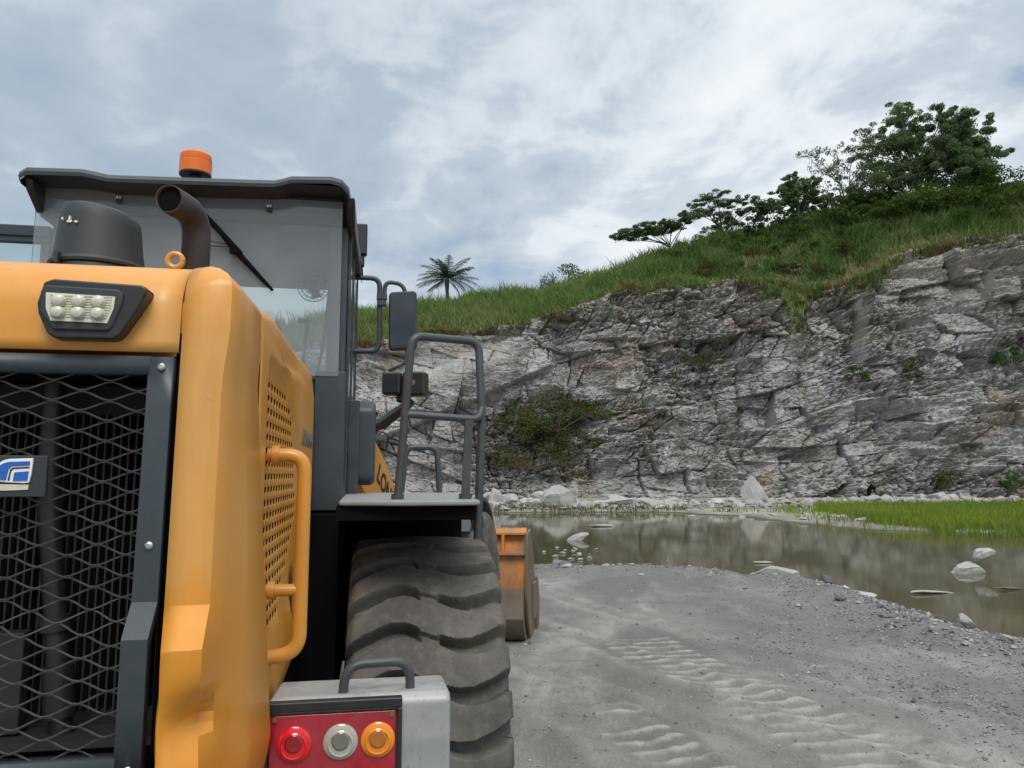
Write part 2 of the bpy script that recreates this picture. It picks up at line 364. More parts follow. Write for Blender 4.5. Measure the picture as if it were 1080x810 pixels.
# centre rear panel above the grille
P = []
for i in range(21):
    x = -0.495 + 0.990 * i / 20; r_ = [(x, 1.60 + tilt(z), z) for z in (2.166, 2.19, 2.215, 2.225)]
    for k in range(1, 9):
        ins, drop = arc(k, 8, 0.125); z = ztop(1.6) - drop; r_.append((x, 1.60 + tilt(z) + ins, z))
    P.append(r_)
hood = B(MB().grid(P), 'hood_rear_panel', 'yellow', solid=0.008, ang=40)
# black strips added to darken the panel seams, and the roof slab of the hood
B(MB().box(-0.41, 0.41, 1.80, 3.55, 2.28, 2.35), 'hood_top_panel', 'yellow')
BS(MB().box(0.580, 0.590, 1.925, 1.985, 1.25, 2.32).box(-0.590, -0.580, 1.925, 1.985, 1.25, 2.32).box(0.487, 0.515, 1.645, 1.67, 1.1, 2.21).box(-0.515, -0.487, 1.645, 1.67, 1.1, 2.21), 'seam_backing', 'void')
# side panels with punched slots
def side(sgn):
    Ys = [1.955, 2.0, 2.05, 2.10, 2.13, 2.16]; ys0 = 2.20; pitch = 0.062; sw = 0.036; nC = 13
    slotY = {}
    for c in range(nC):
        a = ys0 + c * pitch; slotY[len(Ys)] = c; Ys += [a, a + sw]
    Ys += [3.02, 3.06, 3.10, 3.15, 3.22, 3.30, 3.38, 3.46, 3.54, 3.58]
    Zs = [1.27, 1.31, 1.36, 1.41, 1.46]; slotZ = {}; z0 = 1.50
    for rr in range(19):
        a = z0 + rr * 0.0368; slotZ[len(Zs)] = rr; Zs += [a, a + 0.0165]
    Zs += [2.205, 2.225, 2.24, 2.26]
    zf = len(Zs)
    def width(z):                                    # last slot column of a row
        if z > 2.12: return 5 + int((2.20 - z) / 0.02)
        if z > 1.78: return 9 + int((2.12 - z) / 0.085)
        return 12 - int((1.78 - z) / 0.034)
    def drop(i, j):
        return i in slotY and j in slotZ and slotY[i] <= width(Zs[j])
    P = []
    for y in Ys:
        row = []
        for z in Zs:
            rec = sstep(2.11, 2.15, y) * (1 - sstep(2.55 + 0.5 * sstep(2.3, 1.9, z), 2.60 + 0.5 * sstep(2.3, 1.9, z), y)) * sstep(1.44, 1.48, z) * (1 - sstep(2.215, 2.245, z))
            x = 0.607 - 0.014 * rec + 0.02 * sstep(1.8, 1.3, z) * (1 - sstep(2.0, 3.4, y))
            row.append((x, y, z))
        zt = ztop(y)
        for z in (2.275, 2.295, 2.318): row.append((0.607 - 0.14 * (z - 2.262) - 0.012 * math.exp(-((y - 2.7 - 6 * (z - 2.3)) / 0.25) ** 2), y, z))
        rr = 0.045 + 0.03 * math.exp(-((y - 2.75) / 0.45) ** 2); zt += 0.034 * float(sstep(1.95, 2.35, y)) - 0.012 * float(sstep(2.35, 1.95, y))
        for k in range(1, 9):
            a = math.pi / 2 * k / 8; zz0 = zt - rr; row.append((0.607 - 0.14 * max(0, zz0 - 2.262) - rr * (1 - math.cos(a)) * 1.3, y, zz0 + rr * math.sin(a)))
        P.append(row)
    if sgn < 0: P = [[(-x, y, z) for x, y, z in r] for r in P]
    return B(MB().grid(P, drop), 'hood_side_panel', 'yellow', solid=0.0015, ang=40)
sp_r = side(1); sp_l = side(-1)
def sideplace(x0, y0, z0, yscale=1.0): return lambda a, b, c: (x0 + c, y0 + a * yscale, z0 + b)
text_mesh('LONKING', 0.088, sideplace(0.611, 3.06, 2.035, 1.08), 'side_lettering', 'ltdark', sp_r, 0.002)
mb = MB(); mb.box(0.611, 0.626, 2.84, 2.97, 1.44, 1.60); B(mb, 'door_latch', 'steel', sp_r, bevel=0.006)
mb = MB(); mb.lathe([(0.006, 0), (0.006, 0.004), (0.003, 0.006)], (0.611, 2.5, 1.31), (1, 0, 0), 10).lathe([(0.007, 0), (0.007, 0.004), (0.003, 0.006)], (0.611, 3.35, 1.93), (1, 0, 0), 10); BS(mb, 'bolt', 'rust', sp_r)
B(MB().prism([(-0.597, 2.2), (0.597, 2.2), (0.597, 2.30), (0.585, 2.325), (0.56, 2.343), (-0.56, 2.343), (-0.585, 2.325), (-0.597, 2.30)], 'y', 1.962, 1.985), 'hood_bulkhead', 'yellow')
B(MB().box(-0.578, 0.578, 2.06, 3.5, 1.2, 2.22), 'slot_blackout', 'void')  # black box added inside the hood so the slots look dark
# radiator behind the grille
mb = MB().box(-0.47, 0.47, 1.86, 1.9, 1.38, 2.16)
for i in range(58): x = -0.46 + 0.016 * i; mb.box(x, x + 0.004, 1.80, 1.859, 1.42, 2.05)
rad = B(mb, 'radiator', 'fins', smooth=False)
B(MB().box(-0.48, 0.48, 1.70, 1.86, 2.12, 2.165).box(-0.49, -0.478, 1.62, 1.9, 1.38, 2.16).box(0.478, 0.49, 1.64, 1.9, 1.38, 2.16), 'grille_surround', 'void')
mb = MB().tube(fillet([(0.215, 1.76, 2.13), (0.215, 1.76, 1.9), (0.255, 1.75, 1.6), (0.28, 1.75, 1.38)], 0.1), 0.022, 12)
mb.lathe([(0.03, 0), (0.03, 0.03)], (0.25, 1.752, 1.63), (0.1, 0, -1), 14).lathe([(0.03, 0), (0.03, 0.1)], (0.263, 1.75, 1.53), (0.1, 0, -1), 14)
B(mb, 'coolant_hose', 'black', rad)
B(MB().box(-0.1, 0.20, 1.74, 1.78, 1.40, 1.60), 'cooler_plate', 'fins', rad, bevel=0.004)
B(MB().box(-0.47, 0.47, 1.70, 1.80, 1.38, 1.397), 'radiator_shelf', 'fins', rad)
# grille frame following the stepped shoulder
def fy(z): return 1.595 + tilt(z) - 0.048 * min(1, max(0, (1.675 - z) / 0.06))
gf = MB()
for sx in (1, -1):
    zs = [2.156, 2.05, 1.9, 1.75, 1.675, 1.655, 1.635, 1.615, 1.5, 1.365]
    P = []
    for xo in (0.438, 0.440, 0.484, 0.486):
        inner = xo in (0.438, 0.486)
        P.append([(sx * (xo + 0.002), fy(z) + (0.016 if inner else 0), z) for z in zs])
    gf.grid(P)
for (za, zb) in ((2.156, 2.120), (1.408, 1.365)):
    P = [[(x, fy(z) + d - 0.0012, z) for z, d in ((za, 0.03), (za - 0.001, 0), (zb + 0.001, 0), (zb, 0.03))] for x in (-0.443, 0.443)]
    gf.grid(P)
grille = B(gf, 'grille_frame', 'dark', solid=0.004, ang=30)
mb = MB()
for sx in (1, -1):
    for z in (2.135, 1.782, 1.387): mb.lathe([(0.0075, 0), (0.0075, 0.004), (0.004, 0.0065)], (sx * 0.466, fy(z) - 0.002, z), (0, -1, 0), 12)
BS(mb, 'bolt', 'steel', grille)
mb = MB(); k = 0
nst = 37
for k in range(nst):
    z0 = 1.392 + k * 0.0201; pts = []; ph = 0.5 if k % 2 else 0.0
    n = 74
    for i in range(n + 1):
        x = -0.443 + 0.886 * i / n; u = x / 0.105 + ph; f = abs((u % 1) * 2 - 1); f = f * f * (3 - 2 * f) * 0.55 + f * 0.45
        z = z0 + (f - 0.5) * 0.0196; pts.append((x, fy(z) + 0.014 + 0.004 * math.cos(2 * math.pi * u), z))
    mb.tube(pts, 0.0019, 4, False)
B(mb, 'mesh_screen', 'mesh', grille, smooth=False)
# emblem plate
pl = B(MB().box(-0.282, 0.282, 1.580, 1.590, 1.877, 1.955), 'emblem_plate', 'softblack', grille, bevel=0.002)
def embl(poly, y, mat, nm, d=0.006): return B(MB().prism([(0.282 - (48 - a) * 0.00184, 1.955 - (b - 481) * 0.00184) for a, b in poly], 'y', 1.580 - y, 1.580 - y - d), nm, mat, pl, bevel=0.0006)
embl([(-14, 509), (-9, 503), (-4, 497), (0, 493), (3.5, 489.3), (7.5, 486.3), (13, 484.6), (35, 483.8), (35.3, 487), (34.5, 500), (33, 508.6), (28, 509.3), (12, 508.3), (0, 507.4)], 0.0, 'white', 'emblem_border', 0.005)
embl([(-9, 506.5), (-4, 500.5), (0, 496.5), (4, 492.2), (8, 489.3), (13, 487.6), (33, 486.8), (33, 491), (16, 492), (13.6, 494.5), (11.8, 506.3), (0, 505.2)], 0.005, 'blue', 'emblem_stripe', 0.002)
embl([(19.2, 498.2), (32.6, 497), (31.8, 506.6), (18.2, 507)], 0.005, 'blue', 'emblem_block', 0.002)
embl([(13.2, 506.6), (14.8, 495.2), (16.8, 493.4), (33, 492.4), (33, 494), (18, 495), (16.2, 496.8), (15, 506.8)], 0.0052, 'dark', 'emblem_groove', 0.001)
embl([(-14, 510), (32.5, 510.5), (32, 516), (8, 517), (-14, 514)], 0.0, 'led', 'emblem_shadow', 0.002)  # tan strip drawn as the shadow below the emblem
# rear work lights (one each side of the panel)
def worklight(sx):
    cx = lambda px: 0.240 + (px - 41) * 0.00170; cz = lambda py: 2.299 - (py - 297) * 0.00188
    def poly(pts): return [((cx(a)) * sx, cz(b)) for a, b in (pts if sx > 0 else pts[::-1])]
    out = [(46, 299), (56, 295.5), (150, 298.5), (157, 301), (158.5, 306), (146, 330), (131, 353), (124, 358), (62, 358.5), (53, 354), (42, 333), (40, 322)]
    h = B(MB().prism(poly(out), 'y', 1.66, 1.590), 'work_light', 'black', hood, bevel=0.010, seg=3)
    inn = [(49, 303), (128, 305), (133, 310), (133, 318), (123, 344), (118, 350), (60, 350), (45, 330), (44, 310)]
    B(MB().prism(poly(inn), 'y', 1.592, 1.584), 'work_light_bezel', 'softblack', h, bevel=0.004)
    led = [(51, 311.5), (125, 313.5), (124, 326), (118, 342), (58, 341), (52, 328)]
    B(MB().prism(poly(led), 'y', 1.586, 1.5815), 'led_panel', 'led', h)
    ml = MB()
    for i in range(9): zz_ = 2.267 - i * 0.0052; ml.box(*sorted((sx * cx(56.5), sx * cx(121.5 - max(0, i - 4) * 1.0))), 1.5795, 1.5815, zz_ - 0.001, zz_ + 0.001)
    B(ml, 'led_ribs', 'led', h, smooth=False)
    mb = MB()
    for a in (66, 87, 108):
        for b in (320, 332.5): mb.lathe([(0.0135, 0), (0.0128, 0.006), (0.010, 0.011), (0.005, 0.0135), (0.001, 0.014)], (cx(a) * sx, 1.580, cz(b)), (0, -1, 0), 16)
    BS(mb, 'led_lens', 'bulb', h)
worklight(1); worklight(-1)
# things on the hood: lifting eye, exhaust, pre-cleaner
mb = MB(); cz_ = 2.392; T = []
for i in range(24):
    a = 2 * math.pi * i / 24; T.append((0.447 + 0.0155 * math.cos(a), 1.75, cz_ + 0.0155 * math.sin(a)))
mb.tube(T + [T[0]], 0.0062, 10, False).tube([(0.447, 1.75, 2.33), (0.447, 1.75, 2.364)], 0.012, 10)
B(mb, 'lifting_eye', 'yellow2')
B(MB().lathe([(0.006, 0), (0.006, 0.03)], (-0.55, 2.2, 2.33), (0, 0, 1), 6).box(-0.565, -0.535, 2.19, 2.21, 2.355, 2.385), 'bracket_stub', 'rust')
path = fillet([(0.276, 2.66, 2.30), (0.276, 2.66, 2.80), (0.228, 2.48, 2.790)], 0.14, 14)
exh = B(MB().tube(path, 0.044, 24, False), 'exhaust_pipe', 'exh', solid=0.004)
B(MB().tube([path[-1] + (path[-2] - path[-1]).normalized() * 0.012, path[-1] + (path[-2] - path[-1]).normalized() * 0.03], 0.0425, 24), 'exhaust_bore', 'void', exh)
pcx, pcy = -0.012, 2.62
def slant(v): x, y, z = v; z = z if z < 2.612 else 2.612 + (z - 2.612) * 0.84; x = pcx + (x - pcx) * 0.93; y = pcy + (y - pcy) * 0.93; return (x, y, z - 0.014 - max(0, z - 2.62) * 0.9 * (x - pcx))
mb = MB(slant); mb.lathe([(0.150, 2.50), (0.150, 2.585), (0.146, 2.592)], (pcx, pcy, 0), (0, 0, 1), 40); pre0 = B(mb, 'pre_cleaner', 'softblack')
mb = MB(slant); mb.lathe([(0.1545, 2.594), (0.1575, 2.602), (0.152, 2.612)], (pcx, pcy, 0), (0, 0, 1), 40).box(pcx - 0.085, pcx - 0.073, pcy - 0.16, pcy - 0.13, 2.58, 2.615); B(mb, 'clamp_ring', 'softblack', pre0)
mb = MB(slant); mb.lathe([(0.147, 2.612), (0.140, 2.66), (0.130, 2.77), (0.126, 2.80), (0.118, 2.818), (0.10, 2.828), (0.05, 2.835), (0.01, 2.836)], (pcx, pcy, 0), (0, 0, 1), 40); B(mb, 'bowl', 'softblack', pre0)
for a0, b0, w, h in ((-0.062, 2.704, 0.018, 0.009), (-0.055, 2.712, 0.006, 0.012), (-0.037, 2.702, 0.012, 0.005), (-0.081, 2.715, 0.005, 0.008)):
    th = math.asin(a0 / 0.1365); mb = MB()
    yy = pcy - 0.1290 * math.cos(th)
    mb.prism([(pcx + a0, b0), (pcx + a0 + w * 0.7, b0 - 0.002), (pcx + a0 + w, b0 + h * 0.5), (pcx + a0 + w * 0.4, b0 + h)], 'y', yy - 0.004, yy + 0.01); B(mb, 'worn_sticker', 'white', pre0, smooth=False)
# yellow grab handle on the side
Hy = 2.2
for sx in (1, -1):
    mb = MB(); mb.tube(fillet([(sx * 0.60, Hy, 1.972), (sx * 0.70, Hy, 1.972), (sx * 0.70, Hy, 1.44), (sx * 0.60, Hy, 1.425)], 0.085, 8), 0.0195, 14)
    mb.tube([(sx * 0.60, Hy, 1.605), (sx * 0.70, Hy, 1.605)], 0.0165, 12).lathe([(0.027, 0), (0.027, 0.02)], (sx * 0.612, Hy, 1.972), (sx, 0, 0), 14).lathe([(0.024, 0), (0.024, 0.02)], (sx * 0.612, Hy, 1.605), (sx, 0, 0), 14)
    B(mb, 'grab_handle', 'yellow2')

# ---- rear chassis, lamp boxes
B(MB().box(-0.44, 0.44, 1.98, 5.1, 0.62, 1.2), 'rear_chassis', 'void', bevel=0.02)
B(MB().box(-0.575, 0.575, 2.35, 3.62, 1.05, 1.262), 'belly_blackout', 'void')  # black box added so the wheel well stays dark
B(MB().prism([(1.58, 0.62), (2.5, 0.55), (2.5, 1.08), (1.58, 1.2)], 'x', -0.60, 0.60), 'counterweight', 'greybox', bevel=0.04)
B(MB().lathe([(0.11, -0.95), (0.14, -0.6), (0.24, -0.25), (0.27, 0), (0.24, 0.25), (0.14, 0.6), (0.11, 0.95)], (0, 3.75, 0.8), (1, 0, 0), 20), 'rear_axle', 'void')
def lampbox(sx):
    mb = MB(); out = [(0.640, 0.92), (1.098, 0.92), (1.098, 1.33), (1.088, 1.372), (1.055, 1.386), (0.640, 1.378)]
    # face with a bezel opening: four blocks around the recess, behind them the body
    body = B(MB().prism([(2.03, 0.95), (2.03, 1.348), (2.05, 1.362), (2.27, 1.345), (2.30, 1.33), (2.30, 0.95)], 'x', sx * 0.645, sx * 1.098), 'lamp_box', 'greybox', bevel=0.028, seg=4)
    f = MB()
    def bx(x0, x1, z0, z1, y0=2.0, y1=2.035): f.box(*sorted((sx * x0, sx * x1)), y0, y1, z0, z1)
    bez = MB()
    def bb(x0, x1, z0, z1, y0=2.006, y1=2.034): bez.box(*sorted((sx * x0, sx * x1)), y0, y1, z0, z1)
    bb(0.635, 0.974, 1.338, 1.362); bb(0.635, 0.974, 1.02, 1.036); bb(0.6352, 0.650, 1.0362, 1.3378); bb(0.962, 0.974, 1.0362, 1.3378)
    bz = B(bez, 'lamp_bezel', 'black', body, bevel=0.004)
    ln = B(MB().box(*sorted((sx * 0.652, sx * 0.960)), 2.016, 2.032, 1.14, 1.330), 'tail_light', 'red', body, bevel=0.004)
    for (xx, mt) in ((0.712, 'red2'), (0.824, 'clear'), (0.915, 'amber2')):
        lz = B(MB().lathe([(0.0425, -0.003), (0.042, 0.004), (0.038, 0.007), (0.030, 0.0085), (0.002, 0.009)], (sx * xx, 2.015, 1.262), (0, -1, 0), 32), 'lamp_lens', mt, ln)
        B(MB().lathe([(0.033, 0.006), (0.032, 0.0105), (0.029, 0.0125), (0.0265, 0.0115), (0.026, 0.006)], (sx * xx, 2.015, 1.259), (0, -1, 0), 32), 'reflector_ring', mt, lz)
        B(MB().lathe([(0.022, 0.006), (0.0215, 0.0115), (0.018, 0.0135), (0.002, 0.0125)], (sx * xx, 2.015, 1.266), (0, -1, 0), 28), 'bulb_cup', {'red2': 'cup_red', 'clear': 'cup_grey', 'amber2': 'cup_amber'}[mt], lz)
    mb = MB()
    for xx in (0.664, 0.948): mb.lathe([(0.0065, 0), (0.0065, 0.004), (0.004, 0.005)], (sx * xx, 2.016, 1.320), (0, -1, 0), 10)
    BS(mb, 'screw', 'rust', ln)
    mb = MB(); mb.tube(fillet([(sx * 0.822, 2.085, 1.33), (sx * 0.830, 2.085, 1.428), (sx * 0.995, 2.105, 1.428), (sx * 0.998, 2.105, 1.33)], 0.05, 8), 0.0125, 12); B(mb, 'step_handle', 'rail', body)
lampbox(1); lampbox(-1)

# ---- tyres
def tyre_mesh():
    N = 27; sub = 44; nT = N * sub; Rr = 0.815; hw = 0.322
    th = np.arange(nT) * 2 * math.pi / nT
    xs = np.concatenate([np.linspace(-1, -0.92, 4)[:-1], np.linspace(-0.92, 0.92, 72), np.linspace(0.92, 1, 4)[1:]])
    prof = [(x * hw, Rr - 0.020 * abs(x) ** 2 - 0.035 * max(0, (abs(x) - 0.88) / 0.12) ** 2, x) for x in xs]
    sideR = [(a_ + 0.020, b_, c_) for a_, b_, c_ in [(0.302, 0.725, 1.02), (0.306, 0.70, 1.04), (0.309, 0.655, 1.06), (0.312, 0.60, 9), (0.312, 0.53, 9), (0.300, 0.46, 9), (0.275, 0.40, 9), (0.262, 0.365, 9), (0.262, 0.335, 9)]]
    allp = [(-a, r, -x if x < 9 else -9) for a, r, x in reversed(sideR)] + prof + sideR
    AX = np.array([p[0] for p in allp]); RR = np.array([p[1] for p in allp]); XX = np.array([p[2] for p in allp])
    T, X = np.meshgrid(th, XX, indexing='ij'); RB = np.broadcast_to(RR, T.shape).copy(); AB = np.broadcast_to(AX, T.shape).copy()
    u = T / (2 * math.pi) * N
    Xc = np.clip(X, -1.06, 1.06)
    rgt = np.interp(Xc, [0.08, 0.16, 0.32, 0.5, 0.75, 1.0, 1.06], [-0.10, -0.16, -0.26, -0.29, -0.16, 0.05, 0.10])
    lft = np.interp(Xc, [-1.06, -1, -0.75, -0.5, -0.3, -0.16, -0.1], [-0.42, -0.38, -0.12, 0.10, 0.13, 0.04, -0.10])
    def groove(c, w):
        d = np.abs(((u - c + 0.5) % 1) - 0.5); return 1 - sstep(w * 0.60, w, d)
    gr = groove(rgt, np.interp(Xc, [0.1, 0.5, 1], [0.11, 0.19, 0.25])) * sstep(0.10, 0.16, Xc)
    gl = groove(lft, np.interp(Xc, [-1, -0.5, -0.1], [0.25, 0.19, 0.13])) * sstep(-0.10, -0.16, Xc)
    g = np.maximum(gr, gl) * (np.abs(X) < 1.07)
    mid = groove(np.interp(Xc, [-0.16, 0.16], [0.04, -0.16]), 0.05) * (np.abs(Xc) < 0.16) * 0.3
    g = np.maximum(g, mid)
    wear = fbm(u * 1.3, X * 3 + 20, 4, 5) * 0.006
    inw = np.abs(X) <= 1.0
    RB = RB - g * np.where(inw, 0.072, 0.0) + np.where(inw, wear, 0)
    AB = AB - np.sign(AB) * g * np.where(np.abs(X) > 1.0, 0.045 * (np.abs(X) < 1.07), 0)
    RB = np.where(inw & (np.abs(X) > 0.95), RB - 0.01 * vnoise(u * 6, X * 9, 9), RB)
    V = np.stack([AB, -RB * np.cos(T), RB * np.sin(T)], -1).reshape(-1, 3)
    n = len(allp); i = np.arange(nT)[:, None]; j = np.arange(n - 1)[None]
    F = np.stack([i * n + j, i * n + j + 1, ((i + 1) % nT) * n + j + 1, ((i + 1) % nT) * n + j], -1).reshape(-1, 4)
    return V, F
TV, TF = tyre_mesh()
ty0 = npmesh('tyre', TV, TF[:, ::-1], M['rubber'], None, True); ty0.data.set_sharp_from_angle(angle=R(38))
rm = MB(); rm.lathe([(0.34, -0.262), (0.37, -0.255), (0.365, -0.23), (0.33, -0.2), (0.32, 0.08), (0.36, 0.23), (0.37, 0.256), (0.345, 0.262), (0.335, 0.2), (0.30, 0.12), (0.22, 0.10), (0.20, 0.18), (0.17, 0.20), (0.02, 0.21)], (0, 0, 0), (1, 0, 0), 40)
for k in range(12):
    a = k * math.pi / 6; rm.lathe([(0.013, 0.1), (0.013, 0.135)], (0, 0.25 * math.cos(a), 0.25 * math.sin(a)), (1, 0, 0), 6)
rim0 = rm.build('rim', M['rust'], ty0)
PH = R(17.2); PCs, PSn = math.cos(PH), math.sin(PH)
def fr(v): x, y, z = v; return (x * PCs + y * PSn, 5.30 - x * PSn + y * PCs, z)      # front frame, steered to the right
def put_tyre(first, x, y, rz, spin, flip):
    if first: t, r_ = ty0, rim0
    else:
        t = ty0.copy(); col.objects.link(t); r_ = rim0.copy(); col.objects.link(r_); r_.parent = t
    t.parent = loader; t.location = (x, y - 3.75, 0.815 - 0.012)
    t.rotation_euler = (Matrix.Rotation(rz, 3, 'Z') @ Matrix.Rotation(spin, 3, 'X')).to_euler()
    if flip: r_.rotation_euler = (0, 0, math.pi)
    return t
tR = put_tyre(True, 1.116, 3.75, 0, R(3), False); put_tyre(False, -1.103, 3.75, 0, R(9), True)
fx, fy_, _ = fr((1.103, 1.55, 0)); put_tyre(False, fx, fy_, -PH, R(5), False)
fx, fy_, _ = fr((-1.103, 1.55, 0)); put_tyre(False, fx, fy_, -PH, R(2), True)

# ---- platform, mudguards, rails
for sx in (1, -1):
    edge = [(0.755, 3.05), (1.02, 2.985), (1.27, 2.99), (1.305, 3.02), (1.375, 4.28), (0.735, 4.28)]
    pf = MB(); pf.prism([(sx * a, b) for a, b in edge], 'z', 1.797, 1.818); plt = B(pf, 'platform', 'plate', bevel=0.008)
    B(MB().prism([(sx * 0.745, 3.06), (sx * 1.29, 3.03), (sx * 1.36, 4.27), (sx * 0.735, 4.27)], 'z', 1.74, 1.796), 'platform_blackout', 'void', plt)  # black slab added under the platform to blot out light
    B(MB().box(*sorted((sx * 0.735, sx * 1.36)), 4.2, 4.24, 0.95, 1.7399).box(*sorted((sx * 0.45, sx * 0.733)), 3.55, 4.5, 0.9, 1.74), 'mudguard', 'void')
    B(MB().prism([(sx * 1.28, 1.79), (sx * 1.345, 1.79), (sx * 1.36, 1.70), (sx * 1.33, 1.64)], 'y', 3.30, 3.34), 'mud_flap', 'softblack', plt)
    r1 = MB(); Yr = 3.15
    r1.tube(fillet([(sx * 0.982, Yr, 1.80), (sx * 1.03, Yr, 2.495), (sx * 1.325, Yr + 0.10, 2.495), (sx * 1.335, Yr + 0.06, 2.17), (sx * 1.318, Yr + 0.05, 1.65)], 0.055, 8), 0.0175, 14)
    r1.tube(fillet([(sx * 1.008, Yr, 2.165), (sx * 1.318, Yr + 0.03, 2.148), (sx * 1.334, Yr + 0.06, 2.20)], 0.03, 6), 0.0155, 12)
    r1.prism([(sx * 1.243, 1.81), (sx * 1.277, 1.81), (sx * 1.290, 2.145), (sx * 1.258, 2.145)], 'y', Yr - 0.006, Yr + 0.022)
    r1.lathe([(0.026, 0), (0.026, 0.025)], (sx * 0.983, Yr, 1.815), (0, 0, 1), 14).lathe([(0.026, 0), (0.026, 0.025)], (sx * 1.26, Yr + 0.008, 1.815), (0, 0, 1), 14)
    B(r1, 'handrail', 'rail', plt)
    r2 = MB(); r2.tube(fillet([(sx * 1.03, 4.26, 1.80), (sx * 1.055, 4.26, 2.068), (sx * 1.225, 4.26, 2.068), (sx * 1.25, 4.26, 1.70)], 0.05, 8), 0.0165, 12); B(r2, 'handrail', 'rail', plt)
    lad = MB()
    for z in (0.62, 1.0, 1.38): lad.box(*sorted((sx * 1.05, sx * 1.36)), 4.42, 4.66, z, z + 0.03)
    lad.box(*sorted((sx * 1.02, sx * 1.05)), 4.40, 4.68, 0.5, 1.8).box(*sorted((sx * 1.36, sx * 1.385)), 4.40, 4.68, 0.5, 1.5); B(lad, 'ladder', 'dark', bevel=0.005)

# ---- cab
CY0, CY1 = 3.66, 4.95
cab = B(MB().prism([(0.600, CY0), (0.742, CY0), (0.742, CY0 + 0.10), (0.600, CY0 + 0.10)], 'z', 1.75, 2.405)
        .box(-0.742, -0.600, CY0, CY0 + 0.10, 1.75, 2.405).box(-0.599, 0.599, CY0 + 0.02, CY0 + 0.08, 1.75, 2.37)
        .box(0.70, 0.742, CY0 + 0.101, CY1, 1.75, 2.02).box(-0.742, -0.70, CY0 + 0.101, CY0 + 0.36, 1.75, 2.2)
        .box(-0.70, 0.70, CY0 + 0.1, CY1, 1.75, 1.80).box(-0.699, 0.699, CY1 - 0.05, CY1, 1.80, 2.28), 'cab', 'dark', bevel=0.006)
posts = MB()
posts.box(0.646, 0.735, CY0 + 0.03, CY0 + 0.09, 2.405, 3.12)                    # rear right post
posts.box(0.690, 0.732, CY0 + 0.36, CY0 + 0.41, 2.02, 3.12)
posts.prism([(0.66, CY1 - 0.07), (0.735, CY1 - 0.07), (0.735, CY1), (0.66, CY1)], 'z', 2.0, 3.14).prism([(-0.735, CY1 - 0.07), (-0.66, CY1 - 0.07), (-0.66, CY1), (-0.735, CY1)], 'z', 1.8, 3.14)
posts.box(-0.66, -0.53, CY0 + 0.20, CY0 + 0.26, 2.37, 3.12)
BS(posts, 'cab_post', 'dark', cab, bevel=0.006)
B(MB().box(-0.66, 0.70, CY0 + 0.055, CY1 - 0.003, 3.104, 3.13), 'headliner', 'liner', cab)
B(MB().box(-0.655, 0.70, CY0 + 0.012, CY0 + 0.05, 3.125, 3.30), 'rear_header', 'dark', cab)
B(MB().box(-0.65, 0.698, CY0 + 0.004, CY0 + 0.0115, 3.176, 3.19), 'header_seal', 'black', cab)
rw = B(MB().box(-0.655, 0.708, CY0 - 0.004, CY0 + 0.0025, 2.38, 3.235), 'rear_window', 'glass', cab)
for x in (-0.302, 0.366):
    B(MB().box(x - 0.013, x + 0.013, CY0 - 0.018, CY0 - 0.0045, 3.165, 3.18).box(x - 0.010, x + 0.010, CY0 - 0.02, CY0 - 0.0046, 3.181, 3.197), 'window_catch', 'softblack', rw)
    B(MB().box(x - 0.010, x - 0.002, CY0 - 0.024, CY0 - 0.0205, 3.183, 3.195).box(x + 0.003, x + 0.010, CY0 - 0.024, CY0 - 0.0205, 3.183, 3.195), 'catch_stud', 'white', rw)
B(MB().box(0.738, 0.744, CY0 + 0.11, CY1 - 0.08, 2.03, 3.12), 'side_window', 'glassside', cab)
B(MB().box(-0.69, 0.69, CY1 - 0.006, CY1, 2.29, 3.12), 'windscreen', 'glassside', cab)
BS(MB().box(0.744, 0.752, CY0 + 0.105, CY0 + 0.13, 1.85, 3.2).box(0.742, 0.750, CY0 + 0.62, CY0 + 0.65, 2.0, 3.2).box(0.742, 0.752, CY1 - 0.03, CY1, 2.0, 3.2), 'window_strip', 'rail', cab)
# roof with raised side fins and a rear lip
def roofprof(o=0.0):
    return [(-0.660, 3.222), (-0.668, 3.238), (-0.640, 3.262), (-0.42, 3.270), (-0.375, 3.264), (-0.305, 3.251), (0.33, 3.272), (0.405, 3.275), (0.44, 3.285), (0.48, 3.300), (0.66, 3.310), (0.71, 3.298), (0.742, 3.262), (0.742, 3.235)]
rf = MB(); top = [(x, z) for x, z in roofprof()]
n = len(top); rows = []
for y, dz, sc_ in ((3.50, -0.026, 1.0), (3.507, -0.008, 1.0), (3.53, 0.0, 1.0), (4.2, 0.02, 1.02), (4.95, 0.01, 1.05), (5.06, -0.005, 1.05), (5.08, -0.04, 1.05)):
    rows.append([(x * sc_, y, z + dz) for x, z in top])
rf.grid(rows)
und = [] and [[(x * (0.99 if y < 4 else 1.03), y, 3.225 if y < 4 else 3.225) for x, z in top] for y in (3.501, 5.079)]
